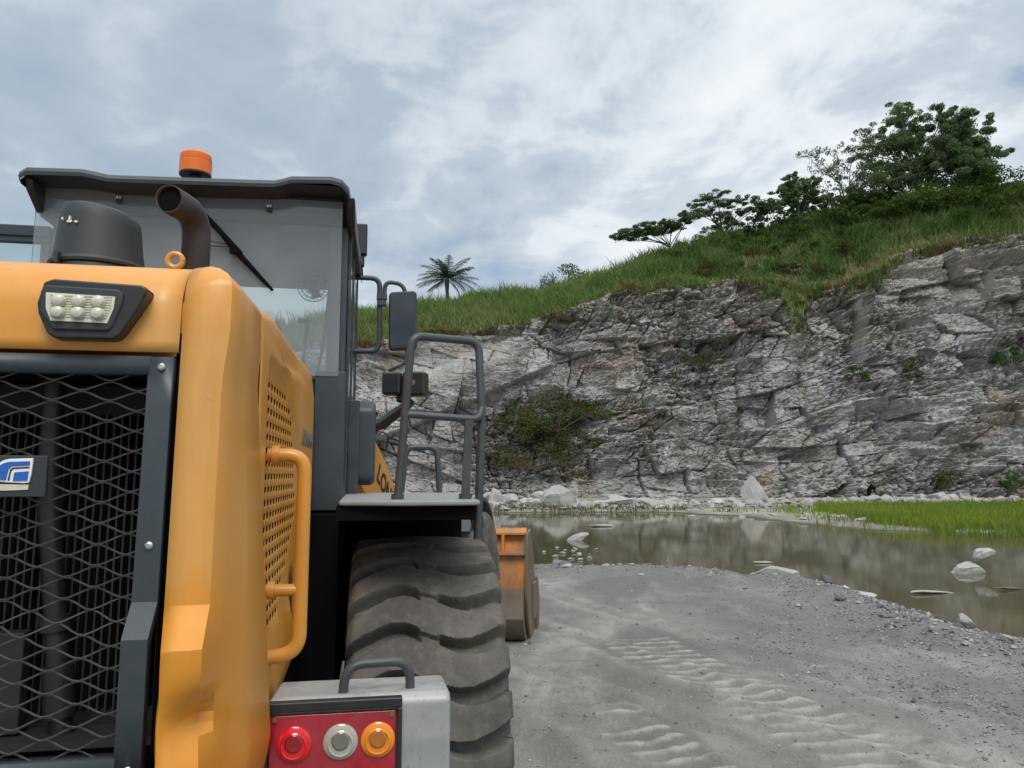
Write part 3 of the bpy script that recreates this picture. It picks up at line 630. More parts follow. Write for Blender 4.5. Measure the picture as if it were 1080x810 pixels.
# rear lip underside closing band, side skirts
rf.grid([[(x, 3.50, z - 0.026) for x, z in top], [(x * 0.995, 3.504, z - 0.042) for x, z in top]])
roof = B(rf, 'roof', 'dark', cab, ang=50)
B(MB().grid([[(x * a, y, min(z, 3.30) - 0.044 + dz) for x, z in top] for y, a, dz in ((3.505, 0.995, 0), (4.2, 1.01, 0.0), (5.078, 1.04, -0.01))]), 'roof_underside_shade', 'black', roof)  # black colour stands in for the shade under the roof
for sx in (1, -1):
    B(MB().prism([(3.52, 3.215), (5.07, 3.25), (5.07, 3.21), (4.75, 3.185), (3.66, 3.10), (3.54, 3.17)], 'x', sx * 0.735 + (0.115 if sx < 0 else 0), sx * 0.770 + (0.115 if sx < 0 else 0)), 'roof_skirt', 'black', roof, bevel=0.01)
B(MB().box(0.735, 0.805, 4.84, 4.91, 3.325, 3.53).box(0.75, 0.79, 4.86, 4.90, 3.25, 3.33), 'roof_lamp', 'black', roof, bevel=0.01)
bc = B(MB().lathe([(0.072, 0), (0.078, 0.004), (0.078, 0.012)], (-0.06, 4.0, 3.448), (0, 0, 1), 28).lathe([(0.03, -0.16), (0.03, 0.001)], (-0.06, 4.0, 3.448), (0, 0, 1), 12), 'beacon', 'black', roof)
B(MB().lathe([(0.079, 0.0125), (0.080, 0.07), (0.078, 0.073), (0.079, 0.076), (0.077, 0.110), (0.070, 0.119), (0.05, 0.124), (0.01, 0.125)], (-0.06, 4.0, 3.448), (0, 0, 1), 32), 'beacon_lens', 'amber', bc)
# rear wiper, hose
w = MB(); w.tube([(-0.005, CY0 - 0.03, 3.205), (0.14, CY0 - 0.045, 3.06), (0.25, CY0 - 0.035, 2.945)], [0.015, 0.013, 0.011], 8)
w.tube([(0.13, CY0 - 0.02, 3.07), (0.22, CY0 - 0.028, 2.965), (0.395, CY0 - 0.012, 2.782)], [0.007, 0.017, 0.008], 6)
w.box(0.20, 0.235, CY0 - 0.05, CY0 - 0.02, 2.945, 2.975)
wp = B(w, 'wiper', 'void', rw)
for d in (0.0, 0.012):
    B(MB().tube(fillet([(0.02, CY0 - 0.02, 3.03 - d), (0.09, CY0 - 0.03, 3.0 - d * 2), (0.19, CY0 - 0.03, 2.99 - d)], 0.06), 0.003, 6), 'washer_hose', 'black', wp)
# fan, seat, steering column inside
fn = MB(); 
for rr_ in (0.092, 0.07, 0.045):
    T = [(0.50 + rr_ * math.cos(a), 4.58, 3.035 + rr_ * math.sin(a)) for a in [2 * math.pi * i / 28 for i in range(29)]]; fn.tube(T, 0.003, 5, False)
for i in range(22):
    a = 2 * math.pi * i / 22; fn.tube([(0.50 + 0.03 * math.cos(a), 4.585, 3.035 + 0.03 * math.sin(a)), (0.50 + 0.092 * math.cos(a + .2), 4.585, 3.035 + 0.092 * math.sin(a + .2))], 0.002, 4, False)
fn.lathe([(0.032, -0.02), (0.038, 0.05), (0.02, 0.07)], (0.50, 4.58, 3.035), (0, 1, 0), 16).tube([(0.5, 4.64, 3.03), (0.56, 4.7, 3.11)], 0.012, 8)
for i in range(3):
    a = i * 2.09 + 0.4; fn.add([(0.50, 4.575, 3.035), (0.5 + 0.082 * math.cos(a), 4.57, 3.035 + 0.082 * math.sin(a)), (0.5 + 0.08 * math.cos(a + .9), 4.59, 3.035 + 0.08 * math.sin(a + .9))], [(0, 1, 2)])
B(fn, 'cab_fan', 'black', cab)
B(MB().tube([(0.585, 4.7, 3.05), (0.56, 4.72, 2.75), (0.50, 4.75, 2.35)], 0.008, 8).tube([(0.46, 4.75, 2.86), (0.42, 4.75, 2.4)], 0.010, 8).box(0.40, 0.47, 4.74, 4.76, 2.845, 2.87), 'mirror_stalk', 'black', cab)
B(MB().box(-0.25, 0.25, 3.9, 4.05, 1.95, 2.40).box(-0.25, 0.25, 3.95, 4.4, 1.85, 1.98), 'seat', 'seat', cab, bevel=0.04)
T = [(0.18 * math.cos(a), 4.55 + 0.07 * math.sin(a), 2.30 + 0.16 * math.sin(a)) for a in [2 * math.pi * i / 28 for i in range(29)]]
B(MB().tube(T, 0.013, 8, False).tube([(0, 4.57, 2.3), (0, 4.8, 1.85)], 0.03, 8), 'steering_wheel', 'black', cab)
# open left door
DX0, DX1, DY = -1.62, -0.735, 4.02
dr = MB().box(DX0, DX1, DY, DY + 0.04, 3.064, 3.15).box(DX0, DX0 + 0.05, DY, DY + 0.04, 1.5, 3.0635).box(DX1 - 0.04, DX1, DY, DY + 0.04, 1.5, 3.0635).box(DX0, DX1, DY + 0.0005, DY + 0.0395, 1.45, 2.3)
dr.box(DX0, DX1, DY - 0.010, DY - 0.001, 3.094, 3.149)
door = B(dr, 'cab_door', 'dark', cab, bevel=0.006)
door['label'] = 'cab door swung open on the left side'
B(MB().box(DX0 + 0.05, DX1 - 0.04, DY + 0.015, DY + 0.022, 2.3, 3.064), 'door_window', 'glassside', door)
# air box on the cab side
bxm = MB(); q = [(4.16, 1.90), (4.20, 1.86), (4.55, 1.86), (4.60, 1.92), (4.60, 2.26), (4.54, 2.32), (4.22, 2.32), (4.16, 2.27)]
bxm.prism(q, 'x', 0.7435, 0.885); B(bxm, 'air_filter_box', 'dark', cab, bevel=0.035, seg=4)
B(MB().box(0.7435, 0.80, 4.10, 4.155, 1.82, 2.31), 'box_flange', 'rail', cab, bevel=0.004)
# outside mirrors
for sx in (1, -1):
    Ym = 4.9
    mt = MB().tube(fillet([(sx * 0.70, Ym, 3.185), (sx * 0.89, Ym, 3.185), (sx * 0.895, Ym, 2.705), (sx * 0.70, Ym, 2.70)], 0.06, 8), 0.017, 12)
    mt.tube(fillet([(sx * 0.920, Ym - 0.01, 3.03), (sx * 0.925, Ym - 0.01, 3.165), (sx * 1.04, Ym - 0.01, 3.15), (sx * 1.065, Ym - 0.01, 3.06)], 0.05, 8), 0.014, 12)
    mt.box(*sorted((sx * 0.872, sx * 0.940)), Ym - 0.03, Ym + 0.02, 3.045, 3.075).box(*sorted((sx * 0.878, sx * 0.936)), Ym - 0.03, Ym + 0.02, 3.005, 3.035).box(*sorted((sx * 0.885, sx * 0.935)), Ym - 0.022, Ym + 0.018, 3.0, 3.1)
    arm_ = B(mt, 'mirror_arm', 'rail', cab)
    mh = MB(); pl_ = [(sx * 0.955, 2.730), (sx * 0.965, 2.712), (sx * 1.120, 2.722), (sx * 1.138, 2.74), (sx * 1.128, 3.085), (sx * 1.112, 3.102), (sx * 0.965, 3.088), (sx * 0.950, 3.07)]
    mh.prism(pl_, 'y', Ym - 0.05, Ym + 0.03); B(mh, 'mirror_housing', 'softblack', cab, bevel=0.012, seg=3)
    g_ = [(sx * 0.968, 2.735), (sx * 1.118, 2.742), (sx * 1.108, 3.078), (sx * 0.966, 3.066)]
    B(MB().prism(g_, 'y', Ym - 0.0525, Ym - 0.0495), 'mirror_glass', 'mirror', cab, smooth=False)

# ---- steered front frame: tower, boom, mudguards, headlights, bucket
def FB(mb, name, mat, parent=None, **k): mb.xf = fr; return B(mb, name, mat, parent, **k)
tower = FB(MB().box(-0.44, 0.44, -0.15, 2.0, 0.62, 1.25).prism([(-0.1, 1.25), (1.0, 1.25), (0.75, 2.25), (0.30, 2.30), (0.05, 1.9)], 'x', 0.30, 0.36).prism([(-0.1, 1.25), (1.0, 1.25), (0.75, 2.25), (0.30, 2.30), (0.05, 1.9)], 'x', -0.36, -0.30), 'front_frame', 'yellow', bevel=0.01)
FB(MB().lathe([(0.11, -0.95), (0.14, -0.6), (0.26, -0.2), (0.26, 0.2), (0.14, 0.6), (0.11, 0.95)], (0, 1.55, 0.8), (1, 0, 0), 16), 'front_axle', 'void')
armp = [(0.25, 2.28), (0.40, 2.46), (0.62, 2.44), (1.30, 2.08), (2.0, 1.60), (3.15, 0.85), (3.45, 0.30), (3.25, 0.22), (2.9, 0.55), (1.75, 1.20), (1.1, 1.62), (0.45, 2.05)]
boom = FB(MB().prism(armp, 'x', 0.46, 0.58).prism(armp, 'x', -0.565, -0.46).lathe([(0.12, -0.46), (0.12, 0.46)], (0, 1.7, 1.32), (1, 0, 0), 20), 'boom', 'yellow', bevel=0.008)
ca, sa = math.cos(R(-31)), math.sin(R(-31))
def boomtext(a, b, c): u = -0.0 + a; return fr((0.583 + c, 1.14 + u * ca - b * sa, 1.885 + u * sa + b * ca))
text_mesh('LONKING', 0.21, boomtext, 'boom_lettering', 'letter', boom, 0.004)
FB(MB().prism([(0.2, 1.6), (0.9, 1.75), (1.9, 1.5), (1.9, 1.4), (0.9, 1.62), (0.2, 1.45)], 'x', -0.09, 0.09).lathe([(0.10, 0), (0.10, 0.9), (0.05, 0.91), (0.05, 1.3)], (0, 0.4, 1.75), (0, 0.9, -0.12), 16), 'tilt_cylinder', 'yellow', bevel=0.01)
for sx in (1, -1):
    arcp = [(1.55 - 0.93 * math.cos(a), 0.80 + 0.93 * math.sin(a)) for a in [R(48 + 8 * i) for i in range(12)]]
    arci = [(1.55 - 0.90 * math.cos(a), 0.80 + 0.90 * math.sin(a)) for a in [R(48 + 8 * i) for i in range(12)]]
    FB(MB().prism(arcp + arci[::-1], 'x', sx * 0.72, sx * 1.38), 'front_mudguard', 'dark')
    hb = MB().tube([(sx * 0.40, 0.95, 2.24), (sx * 0.70, 0.93, 2.32), (sx * 0.97, 0.70, 2.45)], [0.05, 0.05, 0.035], 8)
    br = FB(hb, 'headlight_bracket', 'dark')
    hc = MB()
    # twin lamp body seen from behind
    x0, y0, z0 = 0.86, 0.62, 2.47
    hl = FB(MB().box(*sorted((sx * 0.765, sx * 0.910)), y0, y0 + 0.14, 2.505, 2.675).box(*sorted((sx * 0.923, sx * 1.095)), y0, y0 + 0.14, 2.495, 2.675).box(*sorted((sx * 0.865, sx * 0.965)), y0 + 0.04, y0 + 0.12, 2.45, 2.66), 'headlight', 'black', br, bevel=0.02, seg=3)
    FB(MB().lathe([(0.026, 0), (0.023, 0.004), (0.01, 0.006)], (sx * 1.00, y0 - 0.001, 2.588), (0, -1, 0), 12), 'indicator_back', 'rust', hl)
    FB(MB().box(*sorted((sx * 0.780, sx * 0.895)), y0 + 0.141, y0 + 0.15, 2.52, 2.66).box(*sorted((sx * 0.940, sx * 1.080)), y0 + 0.141, y0 + 0.15, 2.51, 2.66), 'headlight_lens', 'clear', hl)
# bucket lying on the ground
bk = [(2.72, 1.22), (2.64, 1.0), (2.62, 0.6), (2.72, 0.25), (2.95, 0.04), (3.25, 0.01), (3.95, 0.01), (3.95, 0.035), (3.25, 0.05), (3.0, 0.09), (2.78, 0.28), (2.69, 0.6), (2.71, 0.98), (2.80, 1.28)]
yb_ = 1.35
bk = [(a + yb_, b + 0.02) for a, b in bk]
bucket = FB(MB().prism(bk, 'x', -1.49, 1.47), 'bucket', 'bucket', bevel=0.006)
FB(MB().prism([(2.55 + yb_, 0.30), (2.62 + yb_, 0.18), (2.8 + yb_, 0.025), (3.1 + yb_, 0.015), (2.94 + yb_, 0.055), (2.712 + yb_, 0.27), (2.612 + yb_, 0.62), (2.595 + yb_, 0.62)], 'x', -1.475, 1.455), 'wear_plate', 'bucketlow', bucket)
sidep = [(a + yb_, b + 0.02) for a, b in [(2.68, 1.22), (2.60, 1.0), (2.58, 0.6), (2.68, 0.25), (2.93, 0.02), (3.5, 0.012), (3.62, 0.3), (3.35, 0.85), (2.98, 1.25)]]
for x in (1.4702, -1.4902): FB(MB().prism(sidep, 'x', x, x + 0.03 * (1 if x > 0 else -1)), 'bucket_side', 'bucketlow', bucket, bevel=0.004)
ed = MB().box(1.5003, 1.53, 4.48, 4.73, 0.2, 0.62)
for k in range(9):
    x = -1.42 + k * 0.355; ed.prism([(3.93 + yb_, 0.03), (4.2 + yb_, 0.012), (4.2 + yb_, 0.03), (3.93 + yb_, 0.12)], 'x', x - 0.05, x + 0.05)
ed.prism([(3.45 + yb_, 0.04), (3.66 + yb_, 0.04), (3.72 + yb_, 0.35), (3.5 + yb_, 0.7), (3.42 + yb_, 0.65)], 'x', 1.5003, 1.535)
ed.xf = fr; BS(ed, 'bucket_tooth', 'bucketlow', bucket, bevel=0.006)
rb = MB()
for x in (1.22, 0.55, -0.55, -1.22):
    rb.box(x - 0.015, x + 0.015, 3.92, 4.045, 1.03, 1.23)
rb.box(-1.485, 1.465, 3.92, 4.03, 1.005, 1.03).box(-1.485, 1.465, 3.96, 4.15, 1.23, 1.252)
rb.xf = fr; BS(rb, 'bucket_rib', 'bucket', bucket)
BS(MB(fr).box(0.45, 0.60, 3.3, 4.05, 0.2, 0.9).box(-0.60, -0.45, 3.3, 4.05, 0.2, 0.9), 'bucket_lug', 'bucket', bucket, bevel=0.02)

# ================================================================== terrain
POND = np.array([(-12, 22), (-6, 20), (-1.3, 18.1), (.4, 17.4), (1.4, 16.6), (3.0, 16.5), (4.1, 15.9), (4.8, 15.25), (5.6, 15.0), (5.95, 13.7), (6.1, 12.2), (6.25, 11.3), (6.15, 9.3), (6.6, 7), (9, 5.5), (16, 6), (24, 10), (26, 20), (19, 25),
                 (16, 26.6), (13.5, 28.3), (12.3, 30.2), (11.7, 33), (11.1, 37.5), (8.3, 41.5), (3, 42), (0, 41.2), (-3, 42), (-9, 43), (-16, 38)], float)
def pond_sd(x, y):
    x = x + 0.35 * fbm(x * 0.9, y * 0.9, 3, 41); y = y + 0.35 * fbm(x * 0.9 + 50, y * 0.9, 3, 42)
    d2 = np.full(x.shape, 1e9); ins = np.zeros(x.shape, bool); n = len(POND)
    for i in range(n):
        ax, ay = POND[i]; bx, by = POND[(i + 1) % n]; ex, ey = bx - ax, by - ay
        t = np.clip(((x - ax) * ex + (y - ay) * ey) / (ex * ex + ey * ey), 0, 1)
        d2 = np.minimum(d2, (x - ax - t * ex) ** 2 + (y - ay - t * ey) ** 2)
        c = ((ay > y) != (by > y)) & (x < ex * (y - ay) / (ey if abs(ey) > 1e-9 else 1e-9) + ax); ins ^= c
    return np.where(ins, -1, 1) * np.sqrt(d2)
def gheight(x, y, fine=True):
    bars = np.zeros(np.shape(x))
    d = pond_sd(x, y); near = y < 24
    z = np.where(d > 0, np.where(near, -0.15 + 0.15 * sstep(0, 1.3, d), -0.15 + 0.10 * sstep(0, 1.0, d)), -0.15 - 0.5 * sstep(0, 3.5, -d))
    z = z + np.where(~near & (d > 0), 0.35 * sstep(41.5, 48.5, y + 0.05 * x) + 0.12 * sstep(1, 14, d), 0)
    z = z + np.where(d > -0.5, 0.035 * fbm(x * 0.7, y * 0.7, 4, 3), 0)
    # windrow of loose gravel along the near shore
    q = 1.75 + 0.35 * fbm(y * 0.5, x * 0.1, 3, 8)
    z = z + np.where(near & (d > 0), 0.13 * np.exp(-((d - 1.1) / 0.7) ** 2) * (0.35 + 1.1 * vnoise(x * 1.4, y * 1.4, 12)) + 0.035 * np.exp(-((d - 1.1) / 1.0) ** 2) * fbm(x * 5, y * 5, 3, 14), 0)
    z = z + np.where(near & (x > -2), 0.10 * np.exp(-((d - 3.1) / 0.35) ** 2) * vnoise(x * 1.1, y * 1.1, 13) * sstep(13.5, 11.5, y), 0)
    if fine:
        m = near & (d > 0)
        z = z + np.where(m, 0.012 * fbm(x * 5, y * 5, 4, 21) + 0.006 * fbm(x * 22, y * 22, 3, 22), 0)
        # sand bar islets at the left shore
        z = z + np.where((y > 15) & (y < 24) & (x < 3), 0.20 * sstep(0.25, 0.5, fbm(x * 0.9 + 3, y * 0.5, 3, 77)) * np.exp(-((y - 18.6) / 1.2) ** 2), 0)
        # wheel tracks: chevron bars pressed by the tyres
        for (x0, y0, x1, y1, wd, sg) in ((1.35, 9.4, 2.85, 4.2, 0.50, 0.30), (0.75, 6.8, 1.50, 4.0, 0.28, 0.35)):
            L = math.hypot(x1 - x0, y1 - y0); ux, uy = (x1 - x0) / L, (y1 - y0) / L
            s = (x - x0) * ux + (y - y0) * uy; p = (x - x0) * uy - (y - y0) * ux
            p = p + 0.08 * fbm(s * 1.2, s * 0, 2, 31)
            mask = sstep(0, 0.6, s) * sstep(L, L - 0.5, s) * (1 - sstep(wd * 0.75, wd, np.abs(p))) * sstep(0.30, 0.6, vnoise(x * 1.3, y * 1.3, 55) + 0.14 + 0.14 * sstep(8, 6, y))
            ph = (s + 0.45 * sg * p + 0.03 * fbm(x * 3, y * 3, 2, 61)) / 0.215
            bar = sstep(0.50, 0.78, np.abs((ph % 1) * 2 - 1)) * (0.6 + 0.8 * vnoise(x * 9, y * 9, 66))
            z = z + mask * (0.022 * bar - 0.009); bars = np.maximum(bars, np.minimum(1, mask * bar * bar * 1.1))
    if fine:
        for (x0, k1, k2, wd, am) in ((3.25, -0.52, 0.012, 0.20, 0.6), (1.30, -0.50, 0.010, 0.24, 0.35), (4.35, -0.46, 0.012, 0.16, 0.5), (2.05, -0.53, 0.012, 0.10, 0.35)):
            q_ = x - (x0 + k1 * 1.25 * (y - 5) + k2 * (y - 5) ** 2 + 0.10 * fbm(y * 0.6, y * 0 + x0, 2, 71)); mk = np.exp(-(q_ / wd) ** 2) * sstep(15, 11, y) * sstep(0.30, 0.6, vnoise(x * 0.8, y * 0.8, 72) + 0.15)
            z = z - 0.022 * mk + 0.020 * np.exp(-((np.abs(q_) - wd * 1.5) / (wd * 0.5)) ** 2) * sstep(15, 11, y); bars = np.maximum(bars, am * np.exp(-((np.abs(q_) - wd * 1.2) / (wd * 0.7)) ** 2) * sstep(15, 11, y) * sstep(0.35, 0.65, vnoise(x * 1.3, y * 0.7, 73)))
    gheight.bar = bars
    return z
# sheet coordinates: fine close to the camera, coarse out to the horizon
xl = np.concatenate([[-900, -500, -250, -140, -90, -60, -45], np.arange(-35, -6, 1.0), np.arange(-6, -0.6, 0.15), np.arange(-0.6, 7.0, 0.028), np.arange(7.0, 13, 0.10), np.arange(13, 46, 0.5), [50, 60, 80, 120, 200, 400, 900]])
yl = np.concatenate([[-900, -400, -150, -60, -25, -10, -4, -1, 1], np.arange(2, 4.6, 0.15), np.arange(4.6, 11, 0.026), np.arange(11, 20, 0.06), np.arange(20, 56, 0.4), [58, 62, 70, 90, 130, 250, 500, 900]])
GX, GY = np.meshgrid(xl, yl, indexing='ij'); GZ = gheight(GX, GY); BAR = gheight.bar
m, t, b, tc = newmat('quarry_gravel')
n1 = t.noise(tc, 0.55, 8, 0.62, 0.5); n2 = t.noise(tc, 3.2, 8, 0.7); n3 = t.noise(tc, 38, 6, 0.75); n4 = t.noise(t.mapping(tc, (0.9, 0.28, 1), (0, 0, R(20))), 1.6, 7, 0.65, 0.6)
base = t.mix(t.ramp(n1, [(0.30, 0), (0.70, 1)]), (0.118, 0.114, 0.107), (0.232, 0.225, 0.210))
base = t.mix(t.ramp(n4, [(0.50, 0), (0.62, 0.45), (0.72, 0.65)]), base, (0.36, 0.352, 0.33))           # pale rock dust
base = t.mix(t.ramp(t.noise(t.mapping(tc, (1, 0.55, 1), (0, 0, R(28))), 0.42, 5, 0.6, 0.8), [(0.46, 0), (0.58, 0.75)]), base, (0.092, 0.089, 0.083))          # damp patches
base = t.mix(t.ramp(n2, [(0.32, 0.7), (0.50, 0)]), base, (0.105, 0.104, 0.10))
base = t.mix(t.ramp(n3, [(0.30, 0.6), (0.42, 0), (0.62, 0), (0.76, 0.6)]), base, t.mix(t.ramp(n3, [(0.49, 0), (0.51, 1)]), (0.085, 0.085, 0.083), (0.43, 0.43, 0.42)))
vo = t.node('ShaderNodeTexVoronoi', i_Scale=55.0); t.l.new(tc, vo.inputs['Vector'])
base = t.mix(0.12, base, t.mix(t.ramp(vo.outputs['Color'], [(0.2, 0), (0.8, 1)]), (0.11, 0.11, 0.11), (0.36, 0.355, 0.34)), 'MIX')
at1 = t.node('ShaderNodeAttribute', attribute_name='dust'); at2 = t.node('ShaderNodeAttribute', attribute_name='loose')
base = t.mix(t.math('MULTIPLY', at2.outputs['Fac'], t.ramp(n2, [(0.3, 0.9), (0.7, 0.35)])), base, (0.125, 0.128, 0.130))
base = t.mix(t.math('MULTIPLY', at1.outputs['Fac'], t.ramp(n2, [(0.36, 0.05), (0.62, 0.85)])), base, (0.375, 0.366, 0.345))
# wet fringe of the pond and bed
geo = t.node('ShaderNodeNewGeometry'); sx = t.node('ShaderNodeSeparateXYZ'); t.l.new(geo.outputs['Position'], sx.inputs[0])
wet = t.math('MULTIPLY', t.math('SUBTRACT', t.math('ADD', -0.085, t.math('MULTIPLY', t.math('SUBTRACT', n2, 0.5), 0.08)), sx.outputs[2]), 22.0, True)
far = t.ramp(t.math('MULTIPLY', sx.outputs[1], 0.01), [(0.25, 0), (0.40, 1)])
base = t.mix(far, base, t.mix(t.ramp(t.noise(tc, 0.5, 6), [(0.4, 0), (0.62, 1)]), (0.30, 0.295, 0.27), (0.17, 0.165, 0.09)))
base = t.mix(wet, base, (0.070, 0.066, 0.050))
t.l.new(base, b.inputs['Base Color']); t.l.new(t.math('SUBTRACT', 0.9, t.math('MULTIPLY', wet, 0.55)), b.inputs['Roughness'])
bm1 = t.node('ShaderNodeBump', i_Strength=0.5, i_Distance=0.015); t.l.new(t.math('ADD', t.math('MULTIPLY', vo.outputs[0], 0.8), t.math('ADD', n3, n2)), bm1.inputs['Height']); t.l.new(bm1.outputs[0], b.inputs['Normal'])
ground = gridmesh('ground', GX, GY, GZ, m)
DS = pond_sd(GX, GY)
for nm_, va in (('dust', BAR), ('loose', np.where((DS > 0) & (GY < 24), np.exp(-((DS - 0.9) / 1.1) ** 2) + 0.7 * np.exp(-((DS - 3.1) / 0.5) ** 2) * sstep(13.5, 11.5, GY), 0))):
    a_ = ground.data.attributes.new(nm_, 'FLOAT', 'POINT'); a_.data.foreach_set('value', va.astype(np.float32).ravel())
tag(ground, kind='structure')

# pond water
m, t, b, tc = newmat('pond_water')
b.inputs['Base Color'].default_value = (0.060, 0.056, 0.030, 1); b.inputs['Roughness'].default_value = 0.06; b.inputs['IOR'].default_value = 1.33
nw = t.noise(t.mapping(tc, (0.5, 1.6, 1)), 2.2, 4, 0.55); bp = t.node('ShaderNodeBump', i_Strength=0.05, i_Distance=0.02)
t.l.new(nw, bp.inputs['Height']); t.l.new(bp.outputs[0], b.inputs['Normal'])
cw = t.mix(t.ramp(t.noise(tc, 0.35, 5), [(0.4, 0), (0.65, 1)]), (0.088, 0.078, 0.040), (0.064, 0.060, 0.028)); t.l.new(cw, b.inputs['Base Color'])
WX, WY = np.meshgrid(np.linspace(-18, 27.5, 20), np.linspace(4.5, 44, 20), indexing='ij')
water = gridmesh('pond_water', WX, WY, np.full(WX.shape, -0.15), m); tag(water, kind='structure')

# ------------------------------------------------------------------ quarry face
EX = np.array([-60, -40, -25, -17.0, -12.0, -7.0, -2.8, 0.35, 4.2, 8.3, 12.5, 16.8, 19.9, 21.4, 23, 26.4, 28.2, 32.6, 36.5, 42, 55, 75])
EZ = np.array([9, 10, 10.8, 11.2, 11.6, 12.2, 12.6, 12.8, 14.3, 15.5, 15.9, 15.9, 15.5, 15.0, 15.2, 16.6, 18.0, 18.8, 18.4, 18.8, 18, 16])
CX = np.array([-60, -40, -20.5, -14.5, -8.5, -3.4, 1.7, 5.0, 8.4, 11.7, 15.0, 18.4, 21.6, 25.7, 29.9, 33.9, 37.9, 44, 60, 80])
CZ = np.array([14, 15, 15.4, 15.9, 16.6, 17.2, 17.8, 18.2, 18.7, 20.4, 21.4, 22.3, 22.9, 23.9, 24.6, 25.0, 25.3, 25.6, 25, 23])
def ybase(x): return 51 - 0.07 * x + 0.9 * fbm(x * 0.09, x * 0, 2, 90)
def yedge(x): return 55 - 0.075 * x + 0.5 * fbm(x * 0.2, x * 0 + 9, 3, 91)
def zedge(x): return np.interp(x, EX, EZ) + 0.55 * fbm(x * 0.35, x * 0 + 4, 3, 92)
def ycrest(x): return 66.5 - 0.08 * x
def zcrest(x): return np.interp(x, CX, CZ)
def cliff_points(X, T):
    zb = -0.3; ze = zedge(X); yb = ybase(X); ye = yedge(X)
    Z = zb + (ze - zb) * T; Y = yb + (ye - yb) * T ** 1.15
    H_ = Z
    wx = X + 0.16 * fbm(X * 0.4, Z * 0.5, 2, 1); wz = Z + 0.10 * fbm(X * 0.4 + 40, Z * 0.6, 2, 2)
    sh = wz + 0.22 * wx * sstep(6, -4, X) - 0.08 * wx * sstep(14, 26, X)       # beds dip one way at the left, the other way at the right
    D = np.zeros_like(X); jt = np.zeros_like(X)
    blk = sstep(18, 25, X) * sstep(5, 9, Z)                                    # big ledges high on the right
    slab = sstep(3.5, -1, X) * sstep(6, 8.5, Z)
    frac = sstep(0.35, 0.65, vnoise(X * 0.16 + 3, Z * 0.22, 185))                # some zones are shattered, others stand in clean slabs
    for i, (sx_, sz_, amp, tl, cd, kind, rot) in enumerate(((5.2, 3.0, 1.00, 1.0, 0.20, 'b', 6), (2.6, 1.25, 0.62, 0.9, 0.22, 'b', -9), (1.5, 0.85, 0.32, 1.2, 0.12, 'v', 20), (1.0, 0.46, 0.30, 0.9, 0.16, 'b', 14), (0.48, 0.21, 0.15, 1.0, 0.09, 'b', -14), (0.30, 0.16, 0.075, 1.3, 0.03, 'v', 0))):
        ca_, sa_ = math.cos(R(rot)), math.sin(R(rot)); qx = wx * ca_ + sh * sa_; qy = sh * ca_ - wx * sa_
        v, e = (bricks if kind == 'b' else facets)(qx / sx_ + 7 * i, qy / sz_ + 3 * i, 100 + 10 * i, tl, 0.9)
        fz = 1.0 if i < 2 else 0.45 + 0.85 * frac
        k = amp * (1 + (0.5 * blk if i < 2 else -0.35 * blk) - (0.45 * slab if i > 0 else 0)) * fz
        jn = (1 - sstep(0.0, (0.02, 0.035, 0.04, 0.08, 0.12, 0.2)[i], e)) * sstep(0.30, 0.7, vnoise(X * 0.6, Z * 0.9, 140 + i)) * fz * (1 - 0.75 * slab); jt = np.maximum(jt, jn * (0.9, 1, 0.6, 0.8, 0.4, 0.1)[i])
        D += k * v - cd * 1.4 * jn
    D += 0.05 * fbm(X * 2.2, Z * 3.5, 3, 160) + 0.025 * fbm(X * 8, Z * 14, 2, 170)
    # undercut ledges that follow the beds
    st = sh * 0.62 + 0.35 * fbm(X * 0.22, Z * 0.22, 2, 180); fr_ = st % 1
    D += 0.45 * (fr_ - 0.5) * sstep(0.40, 0.62, vnoise(X * 0.22, Z * 0.5, 181)) * sstep(0, 0.06, fr_)
    st = sh * 1.9 + 0.5 * fbm(X * 0.3, Z * 0.3, 2, 182); fr_ = st % 1
    D += 0.20 * (fr_ - 0.5) * sstep(0.42, 0.6, vnoise(X * 0.35, Z * 0.9, 183))
    # gully with the bushes, overhanging slab to its left, buttress at the right
    D -= 1.5 * np.exp(-((X - 2.4 - 0.35 * (Z - 4)) / 3.0) ** 2 - ((Z - 4.6) / 2.2) ** 2)
    ll = 7.2 + 0.42 * (X + 2.0); D += 0.9 * sstep(0, 0.25, Z - ll) * sstep(3.2, 2.2, X) * sstep(4.5, 2.0, Z - ll)
    D -= 0.9 * np.exp(-((X - 3.6 - 0.1 * (Z - 8)) / 0.7) ** 2) * sstep(5, 7, Z)
    D -= 0.6 * np.exp(-((X - 20.2 - 0.25 * (Z - 8)) / 1.0) ** 2) * sstep(3, 6, Z)
    D -= 0.7 * np.exp(-((X - 13.3 ) / 1.6) ** 2 - ((Z - 9.6) / 0.9) ** 2)
    D += 0.8 * sstep(1.6, 0.2, Z) + 0.5 * np.exp(-((X - 28) / 4.5) ** 2 - ((Z - 5) / 3) ** 2)
    fade = sstep(1.0, 0.93, T)
    D *= 0.35 + 0.65 * fade
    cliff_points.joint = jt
    return X + 0.15 * D, Y - D, Z + 0.10 * D
cxl = np.concatenate([np.arange(-60, -16, 0.5), np.arange(-16, 40, 0.066), np.arange(40, 75, 0.4)])
ctl = np.linspace(0, 1, 250)
Xc, Tc = np.meshgrid(cxl, ctl, indexing='ij')
PX, PY, PZ = cliff_points(Xc, Tc); JT = cliff_points.joint; JT = np.concatenate([JT, JT[:, -1:] * 0, JT[:, -1:] * 0], 1)
